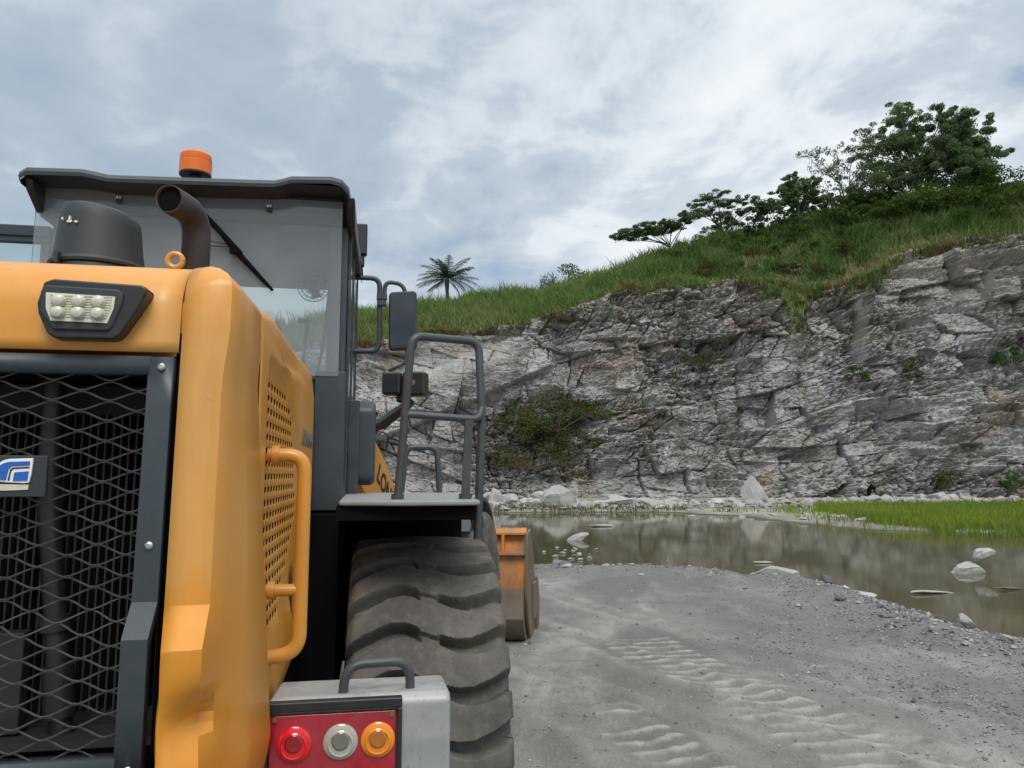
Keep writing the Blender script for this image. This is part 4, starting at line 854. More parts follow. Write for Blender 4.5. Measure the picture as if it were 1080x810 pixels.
# cap that runs back under the soil
PX = np.concatenate([PX, PX[:, -1:], PX[:, -1:]], 1); PZ = np.concatenate([PZ, PZ[:, -1:] + 0.1, PZ[:, -1:] - 0.6], 1); PY = np.concatenate([PY, PY[:, -1:] + 1.0, PY[:, -1:] + 3.0], 1)
m, t, b, tc = newmat('quarry_rock')
na = t.noise(t.mapping(tc, (1, 1, 1.7)), 0.30, 8, 0.65, 0.4); nb = t.noise(t.mapping(tc, (1, 1, 2.0)), 1.7, 8, 0.7, 0.3); nc_ = t.noise(t.mapping(tc, (1, 1, 0.16)), 1.1, 6, 0.6); nd = t.noise(tc, 9, 6, 0.75)
c = t.mix(t.ramp(na, [(0.32, 0), (0.68, 1)]), (0.285, 0.288, 0.286), (0.475, 0.470, 0.455))
c = t.mix(t.ramp(nb, [(0.36, 0.55), (0.50, 0)]), c, (0.21, 0.212, 0.21))
c = t.mix(t.ramp(nb, [(0.58, 0), (0.70, 0.8)]), c, (0.55, 0.545, 0.525))
c = t.mix(t.ramp(nc_, [(0.53, 0), (0.68, 0.7)]), c, (0.235, 0.195, 0.14))                                # water stains
sx = t.node('ShaderNodeSeparateXYZ'); t.l.new(tc, sx.inputs[0])
up = t.ramp(t.math('MULTIPLY', t.math('ADD', sx.outputs[2], t.math('MULTIPLY', t.math('SUBTRACT', na, 0.5), 9.0)), 0.05), [(0.50, 0), (0.85, 0.5)])
c = t.mix(up, c, t.mix(t.ramp(nd, [(0.3, 0), (0.7, 1)]), (0.20, 0.165, 0.12), (0.37, 0.33, 0.265)))  # weathered brown zone below the soil
rustm = t.math('MULTIPLY', t.ramp(t.noise(tc, 0.16, 5, 0.6, 1.0), [(0.57, 0), (0.66, 0.85)]), t.ramp(nb, [(0.4, 0.1), (0.6, 0.9)]))
c = t.mix(rustm, c, (0.30, 0.19, 0.11))
lich = t.math('MULTIPLY', t.ramp(t.noise(tc, 0.38, 7, 0.7), [(0.49, 0), (0.62, 0.75)]), t.ramp(nd, [(0.35, 0.3), (0.6, 1)]))
c = t.mix(lich, c, (0.125, 0.122, 0.075))
c = t.mix(t.ramp(nd, [(0.30, 0.55), (0.46, 0), (0.60, 0), (0.75, 0.5)]), c, t.mix(t.ramp(nd, [(0.49, 0), (0.51, 1)]), (0.13, 0.13, 0.13), (0.56, 0.56, 0.54)))
at = t.node('ShaderNodeAttribute', attribute_name='joint'); c = t.mix(t.math('MULTIPLY', at.outputs['Fac'], 0.75), c, (0.085, 0.080, 0.068))          # crack shade painted dark into the rock colour
t.l.new(c, b.inputs['Base Color']); b.inputs['Roughness'].default_value = 0.85
bp = t.node('ShaderNodeBump', i_Strength=0.6, i_Distance=0.08); t.l.new(t.math('ADD', t.math('MULTIPLY', nb, 0.6), nd), bp.inputs['Height']); t.l.new(bp.outputs[0], b.inputs['Normal'])
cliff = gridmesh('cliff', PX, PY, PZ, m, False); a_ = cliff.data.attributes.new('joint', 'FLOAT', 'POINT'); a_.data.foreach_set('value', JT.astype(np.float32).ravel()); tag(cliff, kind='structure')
ROCK = m
def face_at(x, z):                                   # a point on the quarry face at height z
    X = np.array([float(x)]); ze = zedge(X)[0]; T = np.array([(z + 0.3) / (ze + 0.3)])
    a, b_, c_ = cliff_points(X, T); return Vector((float(a[0]), float(b_[0]), float(c_[0])))

# ------------------------------------------------------------------ hillside above
def hill_point(X, S):
    ye = yedge(X) + 1.25; ze = zedge(X) + 0.02; yc = ycrest(X); zc = zcrest(X)
    s1 = np.clip(S, 0, 1); Y = ye + (yc - ye) * S
    Z = ze + (zc - ze) * (s1 + 0.10 * np.sin(np.pi * s1)) + np.where(S > 1, -(S - 1) * 1.2, 0)
    Z = Z + 0.45 * fbm(X * 0.35, Y * 0.35, 4, 200) * sstep(0, 0.15, S) + 0.1 * fbm(X * 2, Y * 2, 3, 201)
    Z = Z - 0.9 * sstep(0.012, -0.03, S)
    return X, Y, Z
hx, hs = np.meshgrid(np.concatenate([np.arange(-60, -16, 1.0), np.arange(-16, 46, 0.25), np.arange(46, 76, 1.0)]), np.concatenate([np.linspace(-0.03, 1.1, 60), np.linspace(1.2, 6, 16)]), indexing='ij')
m, t, b, tc = newmat('hill_soil')
c = t.mix(t.ramp(t.noise(tc, 0.8, 7, 0.7), [(0.35, 0), (0.65, 1)]), (0.15, 0.088, 0.05), (0.08, 0.085, 0.04)); t.l.new(c, b.inputs['Base Color']); b.inputs['Roughness'].default_value = 0.95
hill = gridmesh('hillside', *hill_point(hx, hs), m); tag(hill, kind='structure')

# ------------------------------------------------------------------ grasses
def blades(name, px, py, pz, h, w, lean, mat, tint, tilt=None):
    n = len(px); a = rng.uniform(0, 2 * np.pi, n); dx = np.cos(a); dy = np.sin(a); la = rng.uniform(0, 2 * np.pi, n); l = lean * rng.uniform(0.3, 1.3, n)
    lx = np.cos(la) * l; ly = np.sin(la) * l
    V = np.empty((n, 5, 3)); 
    for k, (f, ww) in enumerate(((0, 1), (0, -1), (0.55, -0.75), (0.55, 0.75), (1.0, 0))):
        V[:, k, 0] = px + dx * w * 0.5 * ww + lx * h * f * f; V[:, k, 1] = py + dy * w * 0.5 * ww + ly * h * f * f; V[:, k, 2] = pz + h * f * (1 - 0.25 * l * f)
    b_ = np.arange(n)[:, None] * 5
    F = np.concatenate([b_ + np.array([[0, 1, 2]]), b_ + np.array([[0, 2, 3]]), b_ + np.array([[3, 2, 4]])])
    return npmesh(name, V.reshape(-1, 3), F, mat, np.repeat(tint, 5))
LM = {}
LM['hill'] = leafmat('elephant_grass', (0.075, 0.135, 0.042), (0.21, 0.30, 0.095), (0.25, 0.28, 0.115), 0.35, 0.25)
LM['marsh'] = leafmat('marsh_grass', (0.10, 0.18, 0.022), (0.25, 0.335, 0.05), (0.21, 0.23, 0.07), 0.4, 0.5)
LM['dry'] = leafmat('weeds', (0.07, 0.085, 0.030), (0.17, 0.155, 0.075), (0.13, 0.16, 0.035), 0.3, 0.6)
LM['dry2'] = leafmat('lip_grass', (0.07, 0.105, 0.025), (0.19, 0.20, 0.075), (0.20, 0.13, 0.07), 0.3, 0.5)
LM['crown'] = leafmat('tree_leaves', (0.075, 0.125, 0.058), (0.18, 0.265, 0.115), (0.18, 0.25, 0.12), 0.42, 0.5)
LM['crown2'] = leafmat('umbrella_leaves', (0.065, 0.112, 0.056), (0.16, 0.225, 0.105), None, 0.42)
LM['bush'] = leafmat('bush_leaves', (0.033, 0.075, 0.019), (0.105, 0.173, 0.039), (0.128, 0.180, 0.045), 0.3, 0.5)
LM['brown'] = leafmat('dry_bush', (0.056, 0.062, 0.022), (0.150, 0.131, 0.062), (0.069, 0.100, 0.025), 0.3, 0.8)
LM['olive'] = leafmat('olive_bush', (0.042, 0.065, 0.022), (0.115, 0.145, 0.045), (0.135, 0.125, 0.06), 0.3, 0.5)
LM['palm'] = leafmat('palm_leaves', (0.033, 0.063, 0.033), (0.083, 0.128, 0.060), None, 0.25)
bark = pbr('bark', (0.13, 0.11, 0.085), 0.9, 0, 0.4, (0.07, 0.06, 0.05), 3, 0.2, 0.3, 12)
n = 92000
gx = np.where(rng.uniform(0, 1, n) < 0.72, rng.uniform(-17, 46, n), rng.uniform(-50, 62, n)); gs = rng.beta(1.0, 1.25, n) * 1.06
clump = fbm(gx * 0.55, gs * 9, 3, 210)
keep = (clump + rng.uniform(-0.5, 0.5, n) > -0.30) & ~((gs < 0.10) & (rng.uniform(0, 1, n) > 0.35 + 0.6 * (fbm(gx * 0.5, gx * 0, 2, 215) > 0)))
gx = gx[keep]; gs = gs[keep]; clump = clump[keep]
ax_, ay_, az_ = hill_point(gx, gs)
# tongues of grass that hang down over the face
n2 = 2200; tx = np.concatenate([rng.normal(20.2, 1.1, n2), rng.normal(26.0, 0.8, 900), rng.normal(12.5, 1.0, 500)]); tz = np.concatenate([zedge(tx[:n2]) - np.abs(rng.normal(0, 1.0, n2)) * np.exp(-((tx[:n2] - 20) / 1.5) ** 2) * 1.5, zedge(tx[n2:n2 + 900]) - np.abs(rng.normal(0, 0.5, 900)), zedge(tx[n2 + 900:]) - rng.uniform(0, 0.6, 500)])
ze_ = zedge(tx); fa, fb, fc = cliff_points(tx, np.clip((tz + 0.3) / (ze_ + 0.3), 0, 1))
hh = np.concatenate([rng.uniform(0.4, 1.35, len(gx)) * (1 + 0.9 * np.clip(clump, -0.6, 1)) * (0.75 + 0.35 * sstep(0.0, 0.3, gs)), rng.uniform(0.35, 0.9, len(tx))])
hg = blades('hill_grass', np.concatenate([ax_, fa]), np.concatenate([ay_, fb - 0.05]), np.concatenate([az_ - 0.05, fc - 0.1]), hh, rng.uniform(0.05, 0.13, len(hh)), 0.55, LM['hill'],
            np.clip(np.concatenate([0.55 + 0.45 * clump - 0.40 * sstep(5, 16, gx), np.full(len(tx), 0.7)]) + rng.uniform(-0.35, 0.35, len(hh)), 0, 1))
tx = rng.uniform(-16.5, 40, 9000); tx = tx[fbm(tx * 0.6, tx * 0, 3, 217) + rng.uniform(-.4, .4, len(tx)) > -0.15]; tt = rng.uniform(0.955, 1.0, len(tx)); fa, fb, fc = cliff_points(tx, tt)
lg = blades('lip_grass', fa, fb - 0.03, fc - 0.08, rng.uniform(0.25, 0.75, len(tx)), rng.uniform(0.04, 0.10, len(tx)), 1.0, LM['dry2'], rng.uniform(0, 1, len(tx))); tag(lg, 'tufts of mixed green and dry grass hanging over the lip of the quarry face', 'grass', kind='stuff')
tag(hg, 'tall green grass covering the slope above the quarry face', 'grass', kind='stuff')
# bright marsh grass on the far bank
n = 60000; mx = rng.uniform(8.5, 34, n); my = rng.uniform(25, 46, n); d = pond_sd(mx, my); bnd = 47.0 - 0.12 * mx - 44.8 + 1.2 * fbm(mx * 0.4, mx * 0, 3, 230)
ok = (d > -0.9) & (my < 43.2 + 1.0 * fbm(mx * 0.4, mx * 0, 3, 230)) & (mx - 14.6 - 0.16 * (my - 29) > 1.2 * fbm(my * 0.5, my * 0 + 3, 3, 231) - 2.5 * (rng.uniform(0, 1, n) < 0.12)) & ((fbm(mx * 0.9, my * 0.6, 3, 232) > -0.42) | (d > 2.5)) & (rng.uniform(0, 1, n) < 0.35 + 0.65 * sstep(12.4, 15, mx))
mx = mx[ok]; my = my[ok]; mz = gheight(mx, my, False)
tn = 0.55 + 0.5 * fbm(mx * 0.35, my * 0.35, 3, 233)
mg = blades('marsh_grass', mx, my, mz - 0.03, rng.uniform(0.22, 0.55, len(mx)) * (0.8 + 0.5 * tn), rng.uniform(0.025, 0.055, len(mx)), 0.4, LM['marsh'], np.clip(tn + rng.uniform(-0.3, 0.3, len(mx)), 0, 1))
tag(mg, 'bright green marsh grass along the far bank of the pond', 'grass', kind='stuff')
# sparse weeds among the rubble at the foot of the face
n = 5200; wx_ = rng.uniform(-6, 36, n); wy_ = 43 - 0.05 * wx_ + rng.normal(0, 1.3, n); ok = (fbm(wx_ * 0.35, wy_ * 0.35, 3, 240) > 0.08) & (pond_sd(wx_, wy_) > -0.3); wx_ = wx_[ok]; wy_ = wy_[ok]
wg = blades('weeds', wx_, wy_, gheight(wx_, wy_, False) - 0.03, rng.uniform(0.15, 0.45, len(wx_)), rng.uniform(0.03, 0.06, len(wx_)), 0.6, LM['dry'], rng.uniform(0, 1, len(wx_)))
tag(wg, 'sparse weeds among the rubble at the foot of the quarry face', 'weeds', kind='stuff')

# ------------------------------------------------------------------ trees and shrubs
def leaves(name, clumps, mat, size, parent, base, flat=0.0, aspect=0.5):
    """leaf-sized faces spread through the clumps; clump = (centre, radii, count)"""
    C_ = []; tn = []
    for c, r, k in clumps:
        p = rng.normal(0, 1, (k, 3)); p /= np.linalg.norm(p, axis=1)[:, None]; p *= rng.uniform(0.25, 1.0, k)[:, None] ** 0.6
        C_.append(np.array(c) + p * np.array(r)); tn.append(np.full(k, rng.uniform(0.15, 0.75)))
    P_ = np.concatenate(C_); n = len(P_); t_ = np.clip(np.concatenate(tn) + rng.uniform(-0.3, 0.3, n), 0, 1)
    s = size * rng.uniform(0.6, 1.4, n)
    u = rng.normal(0, 1, (n, 3)); u[:, 2] *= (1 - flat); u /= np.linalg.norm(u, axis=1)[:, None]
    v = rng.normal(0, 1, (n, 3)); v[:, 2] *= (1 - flat * 0.6); v -= u * (u * v).sum(1)[:, None]; v /= np.linalg.norm(v, axis=1)[:, None]
    u *= s[:, None]; v *= (s * aspect)[:, None]
    V = np.stack([P_ - u, P_ - v * 0.9 + u * 0.1, P_ + u, P_ + v * 0.9 + u * 0.1], 1).reshape(-1, 3) - np.array(base)
    F = np.arange(n * 4).reshape(n, 4)
    o = npmesh(name, V, F, mat, np.repeat(t_, 4)); o.parent = parent; return o
def gz_(k): return max(-1.35, min(1.35, random.gauss(0, 1))) * k
def root(name, base, label, cat, group=None):
    o = bpy.data.objects.new(name, None); col.objects.link(o); o.location = base; o.empty_display_size = 0.3
    tag(o, label, cat, group); return o
def limb(mb, a, b, r0, r1, sag=0.12, seg=6):
    a, b = Vector(a), Vector(b); m_ = (a + b) / 2 + Vector((random.uniform(-1, 1), random.uniform(-1, 1), random.uniform(-0.2, 0.8))) * (b - a).length * sag
    pts = [a * (1 - t) ** 2 + m_ * 2 * t * (1 - t) + b * t * t for t in [i / 5 for i in range(6)]]
    mb.tube(pts, [r0 + (r1 - r0) * i / 5 for i in range(6)], seg); return pts
def hz(x, s):
    a, b_, c_ = hill_point(np.array([float(x)]), np.array([float(s)])); return Vector((float(a[0]), float(b_[0]), float(c_[0])))
def tree(name, base, label, tips, trunk_top, mat, leaf, r0=0.16, cat='tree', flat=0.0, stems=1, twigs=0, group=None, dens=1.0):
    """tips: (offset from base, radii, leaf count)"""
    t_ = root(name, base, label, cat, group); mb = MB(); sc_ = 0.65 if flat else 1.0
    tops = []
    for k in range(stems):
        tt = Vector(trunk_top) + (Vector((random.uniform(-1.2, 1.2), random.uniform(-.6, .6), random.uniform(-.4, .4))) if k else Vector())
        st = Vector((random.uniform(-.5, .5) * (k > 0), random.uniform(-.3, .3) * (k > 0), -0.3)); pts = limb(mb, st, tt, r0 * (1 if k == 0 else 0.7), r0 * 0.55, 0.08, 8); tops.append(pts)
    for o_, r_, k in tips:
        pts = min(tops, key=lambda p: (p[-1] - Vector(o_)).length); s_ = pts[random.choice((3, 4, 5))]
        lp = limb(mb, s_, Vector(o_) - Vector((0, 0, r_[2] * 0.4)), r0 * 0.42, r0 * 0.16, 0.14, 5)
        for q in range(3 + twigs):
            limb(mb, lp[random.choice((3, 4, 5))], Vector(o_) + Vector((random.uniform(-.9, .9) * r_[0], random.uniform(-.9, .9) * r_[1], random.uniform(-.5, .8) * r_[2])), r0 * 0.13, r0 * 0.05, 0.1, 4)
    mb.build('trunk', bark, t_, smooth=True)
    leaves('crown', [((o_[0], o_[1], o_[2]), r_, int(k * dens)) for o_, r_, k in [(o2, r2, int(k2 * 3.0 / 9)) for o1, r1, k2 in tips for o2, r2 in [(o1, r1)] + [((o1[0] + gz_(sc_) * r1[0], o1[1] + gz_(sc_) * r1[1], o1[2] + gz_(sc_) * r1[2]), tuple(q * random.uniform(.25, .6) for q in r1)) for _ in range(8)]]], mat, leaf * 0.55, t_, (0, 0, 0), flat)
    return t_
# two flat-topped trees
b0 = hz(14.1, 0.80)
tips = []
for dx, dz in ((-5.3, 1.2), (-4.7, 1.55), (-4.0, 1.75), (-3.3, 1.9), (-2.5, 2.05), (-1.7, 2.2), (-0.9, 2.35), (-0.1, 2.5), (0.7, 2.5), (-3.6, 1.35), (-2.2, 1.6), (1.2, 2.9), (-1.2, 1.9)):
    tips.append(((dx * 0.92, random.uniform(-1.6, 1.6), dz + 0.25), (0.85, 0.9, 0.30), 230))
tree('umbrella_tree', b0, 'flat-topped tree whose thin crown spreads far to one side above the grassy slope', tips, (-0.7, 0, 1.1), LM['crown2'], 0.13, 0.11, flat=0.3, dens=2.2)
b0 = hz(18.0, 0.78); tips = []
for dx, dz in ((-2.0, 3.9), (-1.3, 4.15), (-0.6, 4.2), (0.2, 3.7), (1.0, 3.8), (1.6, 3.5), (2.4, 3.3), (2.9, 3.1), (-1.4, 2.9), (-0.6, 2.4), (0.6, 2.6), (-0.9, 1.7), (0.9, 1.7), (-0.3, 1.1), (0.9, 2.9), (-2.3, 3.1)):
    tips.append(((dx * 0.95, random.uniform(-1.2, 1.2), dz - 0.1), (0.80, 0.8, 0.30), 190))
tree('umbrella_tree', b0, 'taller flat-topped tree with layered crown between the spreading one and the leafy one', tips, (-0.1, 0, 2.0), LM['crown2'], 0.13, 0.12, flat=0.3, stems=2, dens=2.0)
# leafy tree beside them
b0 = hz(24.3, 0.78); tips = []
for k in range(20):
    a = random.uniform(-1, 1); z = random.uniform(1.0, 4.2); tips.append(((a * 3.3 * (1.25 - z / 5.5), random.uniform(-1.2, 1.2), z), (0.75, 0.75, 0.42), 110))
tips += [((-3.0, 0, 1.9), (0.7, .6, .3), 110), ((-2.4, 0.2, 2.6), (0.8, .6, .35), 110)]
tree('leafy_tree', b0, 'bright leafy tree left of the airy big tree on the hilltop', tips, (0, 0, 2.4), LM['crown'], 0.20, 0.11, stems=2, dens=2.6)
# thin airy tree
b0 = hz(28.2, 0.74); tips = []
for k in range(26):
    a = random.uniform(-1, 1); z = random.uniform(1.2, 6.6); tips.append(((a * 2.5, random.uniform(-1.4, 1.4), z), (0.75, 0.75, 0.45), 48))
tree('sparse_tree', b0, 'thin see-through tree in front of the largest tree on the hilltop', tips, (0.3, 0, 3.2), LM['crown'], 0.15, 0.10, stems=3, twigs=2, dens=2.2)
# the largest tree
b0 = hz(33.6, 0.70); tips = []
for dx, dz, rr_, k in ((-0.6, 9.0, .9, 120), (0.0, 8.3, 1.0, 190), (-1.4, 7.9, .9, 90), (0.8, 7.6, 1.2, 320), (-0.4, 7.0, 1.2, 260), (1.9, 7.5, 1.0, 230), (3.0, 7.6, .9, 120), (4.1, 7.2, .9, 110), (4.9, 7.0, .7, 70), (2.7, 6.4, 1.3, 380), (1.2, 6.2, 1.4, 480), (-0.2, 5.7, 1.2, 280), (-1.6, 6.2, 1.0, 110),
    (-2.8, 6.8, .9, 70), (-3.6, 6.0, .9, 70), (-4.5, 6.3, .7, 50), (-2.6, 5.2, 1.1, 130), (-1.4, 4.4, 1.2, 200), (0.4, 4.6, 1.4, 460), (2.2, 4.9, 1.5, 560), (3.9, 5.4, 1.2, 280), (5.2, 5.0, .9, 120), (5.6, 4.0, .9, 120), (4.4, 3.8, 1.3, 380), (2.8, 3.4, 1.4, 520), (1.0, 3.0, 1.3, 460), (-0.8, 2.8, 1.2, 260), (-2.4, 3.4, 1.1, 170), (-3.8, 4.2, 1.0, 90), (-3.6, 2.4, 1.1, 160), (5.9, 2.8, 1.1, 240), (4.3, 2.2, 1.2, 320), (3.4, 6.6, 1.1, 200), (5.3, 4.6, .9, 110), (5.7, 3.5, 1.0, 180), (5.0, 6.1, 1.0, 170), (2.0, 1.8, 1.3, 300), (-0.4, 1.6, 1.3, 260), (-2.4, 1.4, 1.2, 220), (5.8, 1.6, 1.2, 260), (-4.4, 1.2, 1.1, 170), (1.8, 5.6, 1.3, 260), (3.2, 4.4, 1.3, 260), (4.4, 6.3, 1.0, 220), (5.2, 5.7, .9, 170), (5.5, 4.5, 1.0, 220), (3.6, 7.0, 1.0, 180), (4.6, 4.6, 1.1, 240)):
    tips.append(((dx * 1.02, random.uniform(-1.8, 1.8), dz * 1.03 - 0.3), (rr_, rr_, rr_ * 0.62), int(k * 0.95)))
tree('broadleaf_tree', b0, 'largest tree on the hilltop, dark broken crown with many thin stems', tips, (0.4, 0, 4.0), LM['crown'], 0.17, 0.16, stems=6, twigs=2, dens=3.6)
# bushes on the crest
def shrub(name, base, label, w, h, k, mat, leaf, cat='shrub', group=None, nclump=9, depth=None, stems=True):
    t_ = root(name, base, label, cat, group); mb = MB(); cl = []; dp = depth or w * 0.7
    for i in range(nclump):
        a = random.uniform(-1, 1); z = random.uniform(0.1, 1.0) * h * (1 - 0.5 * a * a); cc = (a * w * 0.5, random.uniform(-.5, .5) * dp, z * 0.85)
        cl.append((cc, (w * 0.22, dp * 0.25, h * 0.2), int(k * 1.9) // nclump))
        limb(mb, (random.uniform(-.1, .1) * w, 0, -0.1), cc, 0.03 + 0.008 * h, 0.012, 0.1, 5)
    mb.build('stem', bark, t_); leaves('foliage', cl, mat, leaf * 0.75, t_, (0, 0, 0)); return t_
shrub('round_shrub', hz(5.3, 0.97), 'low round shrub alone on the skyline right of the palm', 4.4, 2.5, 1000, LM['crown2'], 0.14, nclump=12)
shrub('hilltop_shrub', hz(38.0, 0.55), 'wide dark shrub below the largest tree at the edge of the rock', 6.5, 3.4, 3800, LM['bush'], 0.16, nclump=18)
shrub('hilltop_shrub', hz(43.0, 0.55), 'dark dense shrub at the far right end of the hilltop', 7, 4.0, 3600, LM['bush'], 0.17, nclump=18)
shrub('hilltop_shrub', hz(33.0, 0.45), 'dark green shrub hanging over the rusty rock under the largest tree', 5.5, 2.6, 3000, LM['bush'], 0.15, nclump=16)
shrub('hilltop_shrub', hz(28.0, 0.62), 'bushy shrub in front of the thin see-through tree', 4.5, 2.0, 1800, LM['bush'], 0.14, nclump=14)
shrub('hilltop_shrub', hz(36.0, 0.25), 'shrub on the lip of the quarry face above the big rock ledges', 4.5, 2.0, 1700, LM['bush'], 0.14, nclump=12)
crest = [(x, 0.84 + random.uniform(-0.05, 0.04)) for x in (15.5, 16.8, 19.6, 20.8, 22.2, 23.3, 25.6, 26.6, 30.2, 31.4)]
crest += [(x, 0.66 + random.uniform(-0.06, 0.06)) for x in (18.5, 20.2, 22.0, 23.8, 25.4, 27.0, 29.6, 31.2)]
crest += [(x, random.uniform(0.30, 0.62)) for x in (14.6, 16.2, 17.4, 18.6, 19.8, 21.0, 22.4, 23.6, 24.8, 26.0, 28.4, 31.0, 33.2)]
crest += [(x, random.uniform(0.35, 0.6)) for x in (27.5, 29.3, 30.6, 32.0, 34.4, 37.2, 39.5, 41.0)]
crest += [(x, 0.80 + random.uniform(-0.10, 0.10)) for x in (29.0, 32.3, 34.6, 36.4, 38.3, 40.2, 42.2, 44.5)]
for k in range(16):
    shrub('slope_bush', hz(random.uniform(12, 33), random.uniform(0.04, 0.42)), 'dry olive bush among the grass on the slope above the quarry face', random.uniform(1.4, 2.6), random.uniform(0.6, 1.2), 320, LM['brown'], 0.11, 'bush', 'dry bushes on the slope above the quarry face', 6)
for x, s in crest: shrub('undergrowth_bush', hz(x, s), 'low dark bush in the undergrowth below the hilltop trees', 2.4 if x < 28.5 else 3.4, random.uniform(0.9, 1.5) * (1 if x < 28.5 else 1.7), 420 if x < 28.5 else 900, LM['bush'], 0.13, 'bush', 'undergrowth bushes below the hilltop trees', 6)
# palm
pb = hz(-5.85, 1.0); pt = root('palm_tree', pb, 'lone palm tree standing on the skyline above the grass', 'palm tree'); mb = MB()
tr_ = [(0, 0, -0.4), (0.03, 0, 0.8), (0.0, 0, 1.6), (-0.03, 0, 2.35), (0, 0, 2.75)]; mb.tube(tr_, [0.20, 0.17, 0.16, 0.23, 0.14], 10); mb.build('trunk', bark, pt)
FV = []; FF = []; FTn = []
def frond(az, el, L, droop):
    d = Vector((math.cos(az), math.sin(az), 0)); p = Vector((0, 0, 2.6)); n_ = 16; side_ = Vector((-math.sin(az), math.cos(az), 0)); tn_ = random.uniform(0.1, 0.8)
    e = el
    for i in range(n_):
        st = d * math.cos(e) + Vector((0, 0, math.sin(e))); up_ = side_.cross(st) * -1
        q = p + st * (L / n_); o = len(FV); FV.extend([p - side_ * 0.02, p + side_ * 0.02, q + side_ * 0.02, q - side_ * 0.02]); FF.append((o, o + 1, o + 2, o + 3)); FTn.extend([tn_] * 4)
        if i > 1:
            ll = 0.62 * math.sin(math.pi * (0.12 + 0.86 * i / n_)) ** 0.7
            for sg in (-1, 1):
                for h_ in (0, 0.5):
                    pp = p + (q - p) * h_; tip = pp + (side_ * sg * 0.80 + st * 0.55 + Vector((0, 0, -0.35 + random.uniform(-.15, .15)))) * ll
                    o = len(FV); FV.extend([pp - st * 0.035, pp + st * 0.035, tip + st * 0.012, tip - st * 0.012]); FF.append((o, o + 1, o + 2, o + 3)); FTn.extend([min(1, max(0, tn_ + random.uniform(-.2, .2)))] * 4)
        p = q; e -= droop / n_
for k in range(26):
    az = k * 2.399 + random.uniform(-.2, .2); el = R(random.choice((78, 66, 55, 45, 32, 20, 8))); frond(az, el, random.uniform(2.4, 3.1), R(random.uniform(45, 75)))
for az, el, L, dr_ in ((0.05, 22, 2.9, 40), (math.pi, 12, 3.0, 48), (math.pi - .1, 40, 2.9, 62), (0.2, 48, 2.9, 45), (0.1, -25, 1.8, 50), (math.pi + .2, 55, 2.9, 60), (-.1, 62, 3.0, 40), (2.9, -8, 2.2, 40)): frond(az, R(el), L, R(dr_))
npmesh('crown', [tuple(v) for v in FV], FF, LM['palm'], FTn).parent = pt
# shrubs rooted in the quarry face
def face_shrub(x, z, label, w, h, k, mat='bush', leaf=0.12, nclump=9, out=0.3):
    p = face_at(x, z); p.y = min(p.y, min(face_at(x + dx, z).y for dx in (-w * .3, w * .3)) + 0.3) - out * w * 0.35; shrub('cliff_shrub', p, label, w, h, k, LM[mat], leaf, 'shrub', None, nclump)
face_shrub(3.0, 5.0, 'large green shrub in the gully of the quarry face under the rust streak', 6.0, 2.8, 2300, 'olive', 0.10, 26)
face_shrub(4.6, 6.2, 'thin dry shrub along the ledge above the large gully shrub', 3.2, 1.2, 800, 'brown', 0.09, 10)
face_shrub(6.0, 5.9, 'low green shrub trailing up the ledge right of the gully shrub', 2.8, 1.3, 900, 'bush', 0.10, 10)
face_shrub(0.6, 4.3, 'olive shrub at the left end of the gully in the quarry face', 3.6, 2.3, 1800, 'brown', 0.10, 12)
face_shrub(1.4, 2.4, 'dry brown bush on the quarry face right above the white boulders', 5.2, 2.2, 2200, 'brown', 0.09, 16)
face_shrub(4.6, 3.6, 'dark brown bush hanging below the large green gully shrub', 3.0, 1.8, 1200, 'brown', 0.09, 12)
face_shrub(13.3, 9.5, 'grassy tuft shrub in a hollow high on the middle of the quarry face', 2.6, 1.2, 700, 'brown', 0.09, 9)
face_shrub(23.6, 8.2, 'small green shrub growing left of a vertical crack on the rock', 1.5, 1.2, 420, 'bush', 0.09, 7)
face_shrub(26.6, 8.2, 'thin upright shrub along the vertical crack on the rock', 1.4, 2.0, 420, 'brown', 0.09, 7)
face_shrub(33.4, 9.2, 'green shrub on the quarry face at the right edge of the photo', 1.8, 2.0, 620, 'bush', 0.10, 8)
face_shrub(15.3, 6.0, 'tiny yellowish tuft in the middle of the quarry face', 0.9, 0.7, 160, 'brown', 0.08, 4)
face_shrub(9.2, 5.6, 'small dry tuft on the quarry face right of the gully', 1.6, 0.9, 200, 'brown', 0.08, 5)
face_shrub(27.6, 1.2, 'leafy bush standing behind the rubble near the marsh grass', 2.2, 1.7, 700, 'brown', 0.10, 9)
face_shrub(31.5, 1.0, 'light green bush in the rubble at the right edge of the photo', 2.0, 1.3, 500, 'bush', 0.10, 8)
# black crooked shape with a side arm at the foot
sp = Vector((21.4, 45.7, 0)); sp.z = float(gheight(np.array([sp.x]), np.array([sp.y]), False)[0])
st_ = root('dark_form', sp, 'small black leaning shape at the foot of the quarry face beside a pale grass tuft', 'stump'); mb = MB()
mb.tube([(-.1, 0, -0.2), (-.13, 0, .3), (-.08, 0, .62), (.08, 0, .80), (.30, 0, .72)], [.13, .10, .14, .17, .07], 10).tube([(.1, 0, .76), (.26, 0, .50), (.40, 0, .22)], [.08, .05, .03], 8)
mb.build('trunk', M['void'], st_)
tx = sp.x + rng.normal(0.55, 0.14, 160); ty_ = sp.y + rng.normal(-0.2, 0.12, 160)
gt = blades('grass_tuft', tx, ty_, gheight(tx, ty_, False), rng.uniform(0.4, 0.9, 160), np.full(160, 0.03), 0.5, LM['dry'], rng.uniform(0.6, 1, 160)); tag(gt, 'pale tuft of tall grass beside the small black shape', 'grass tuft')

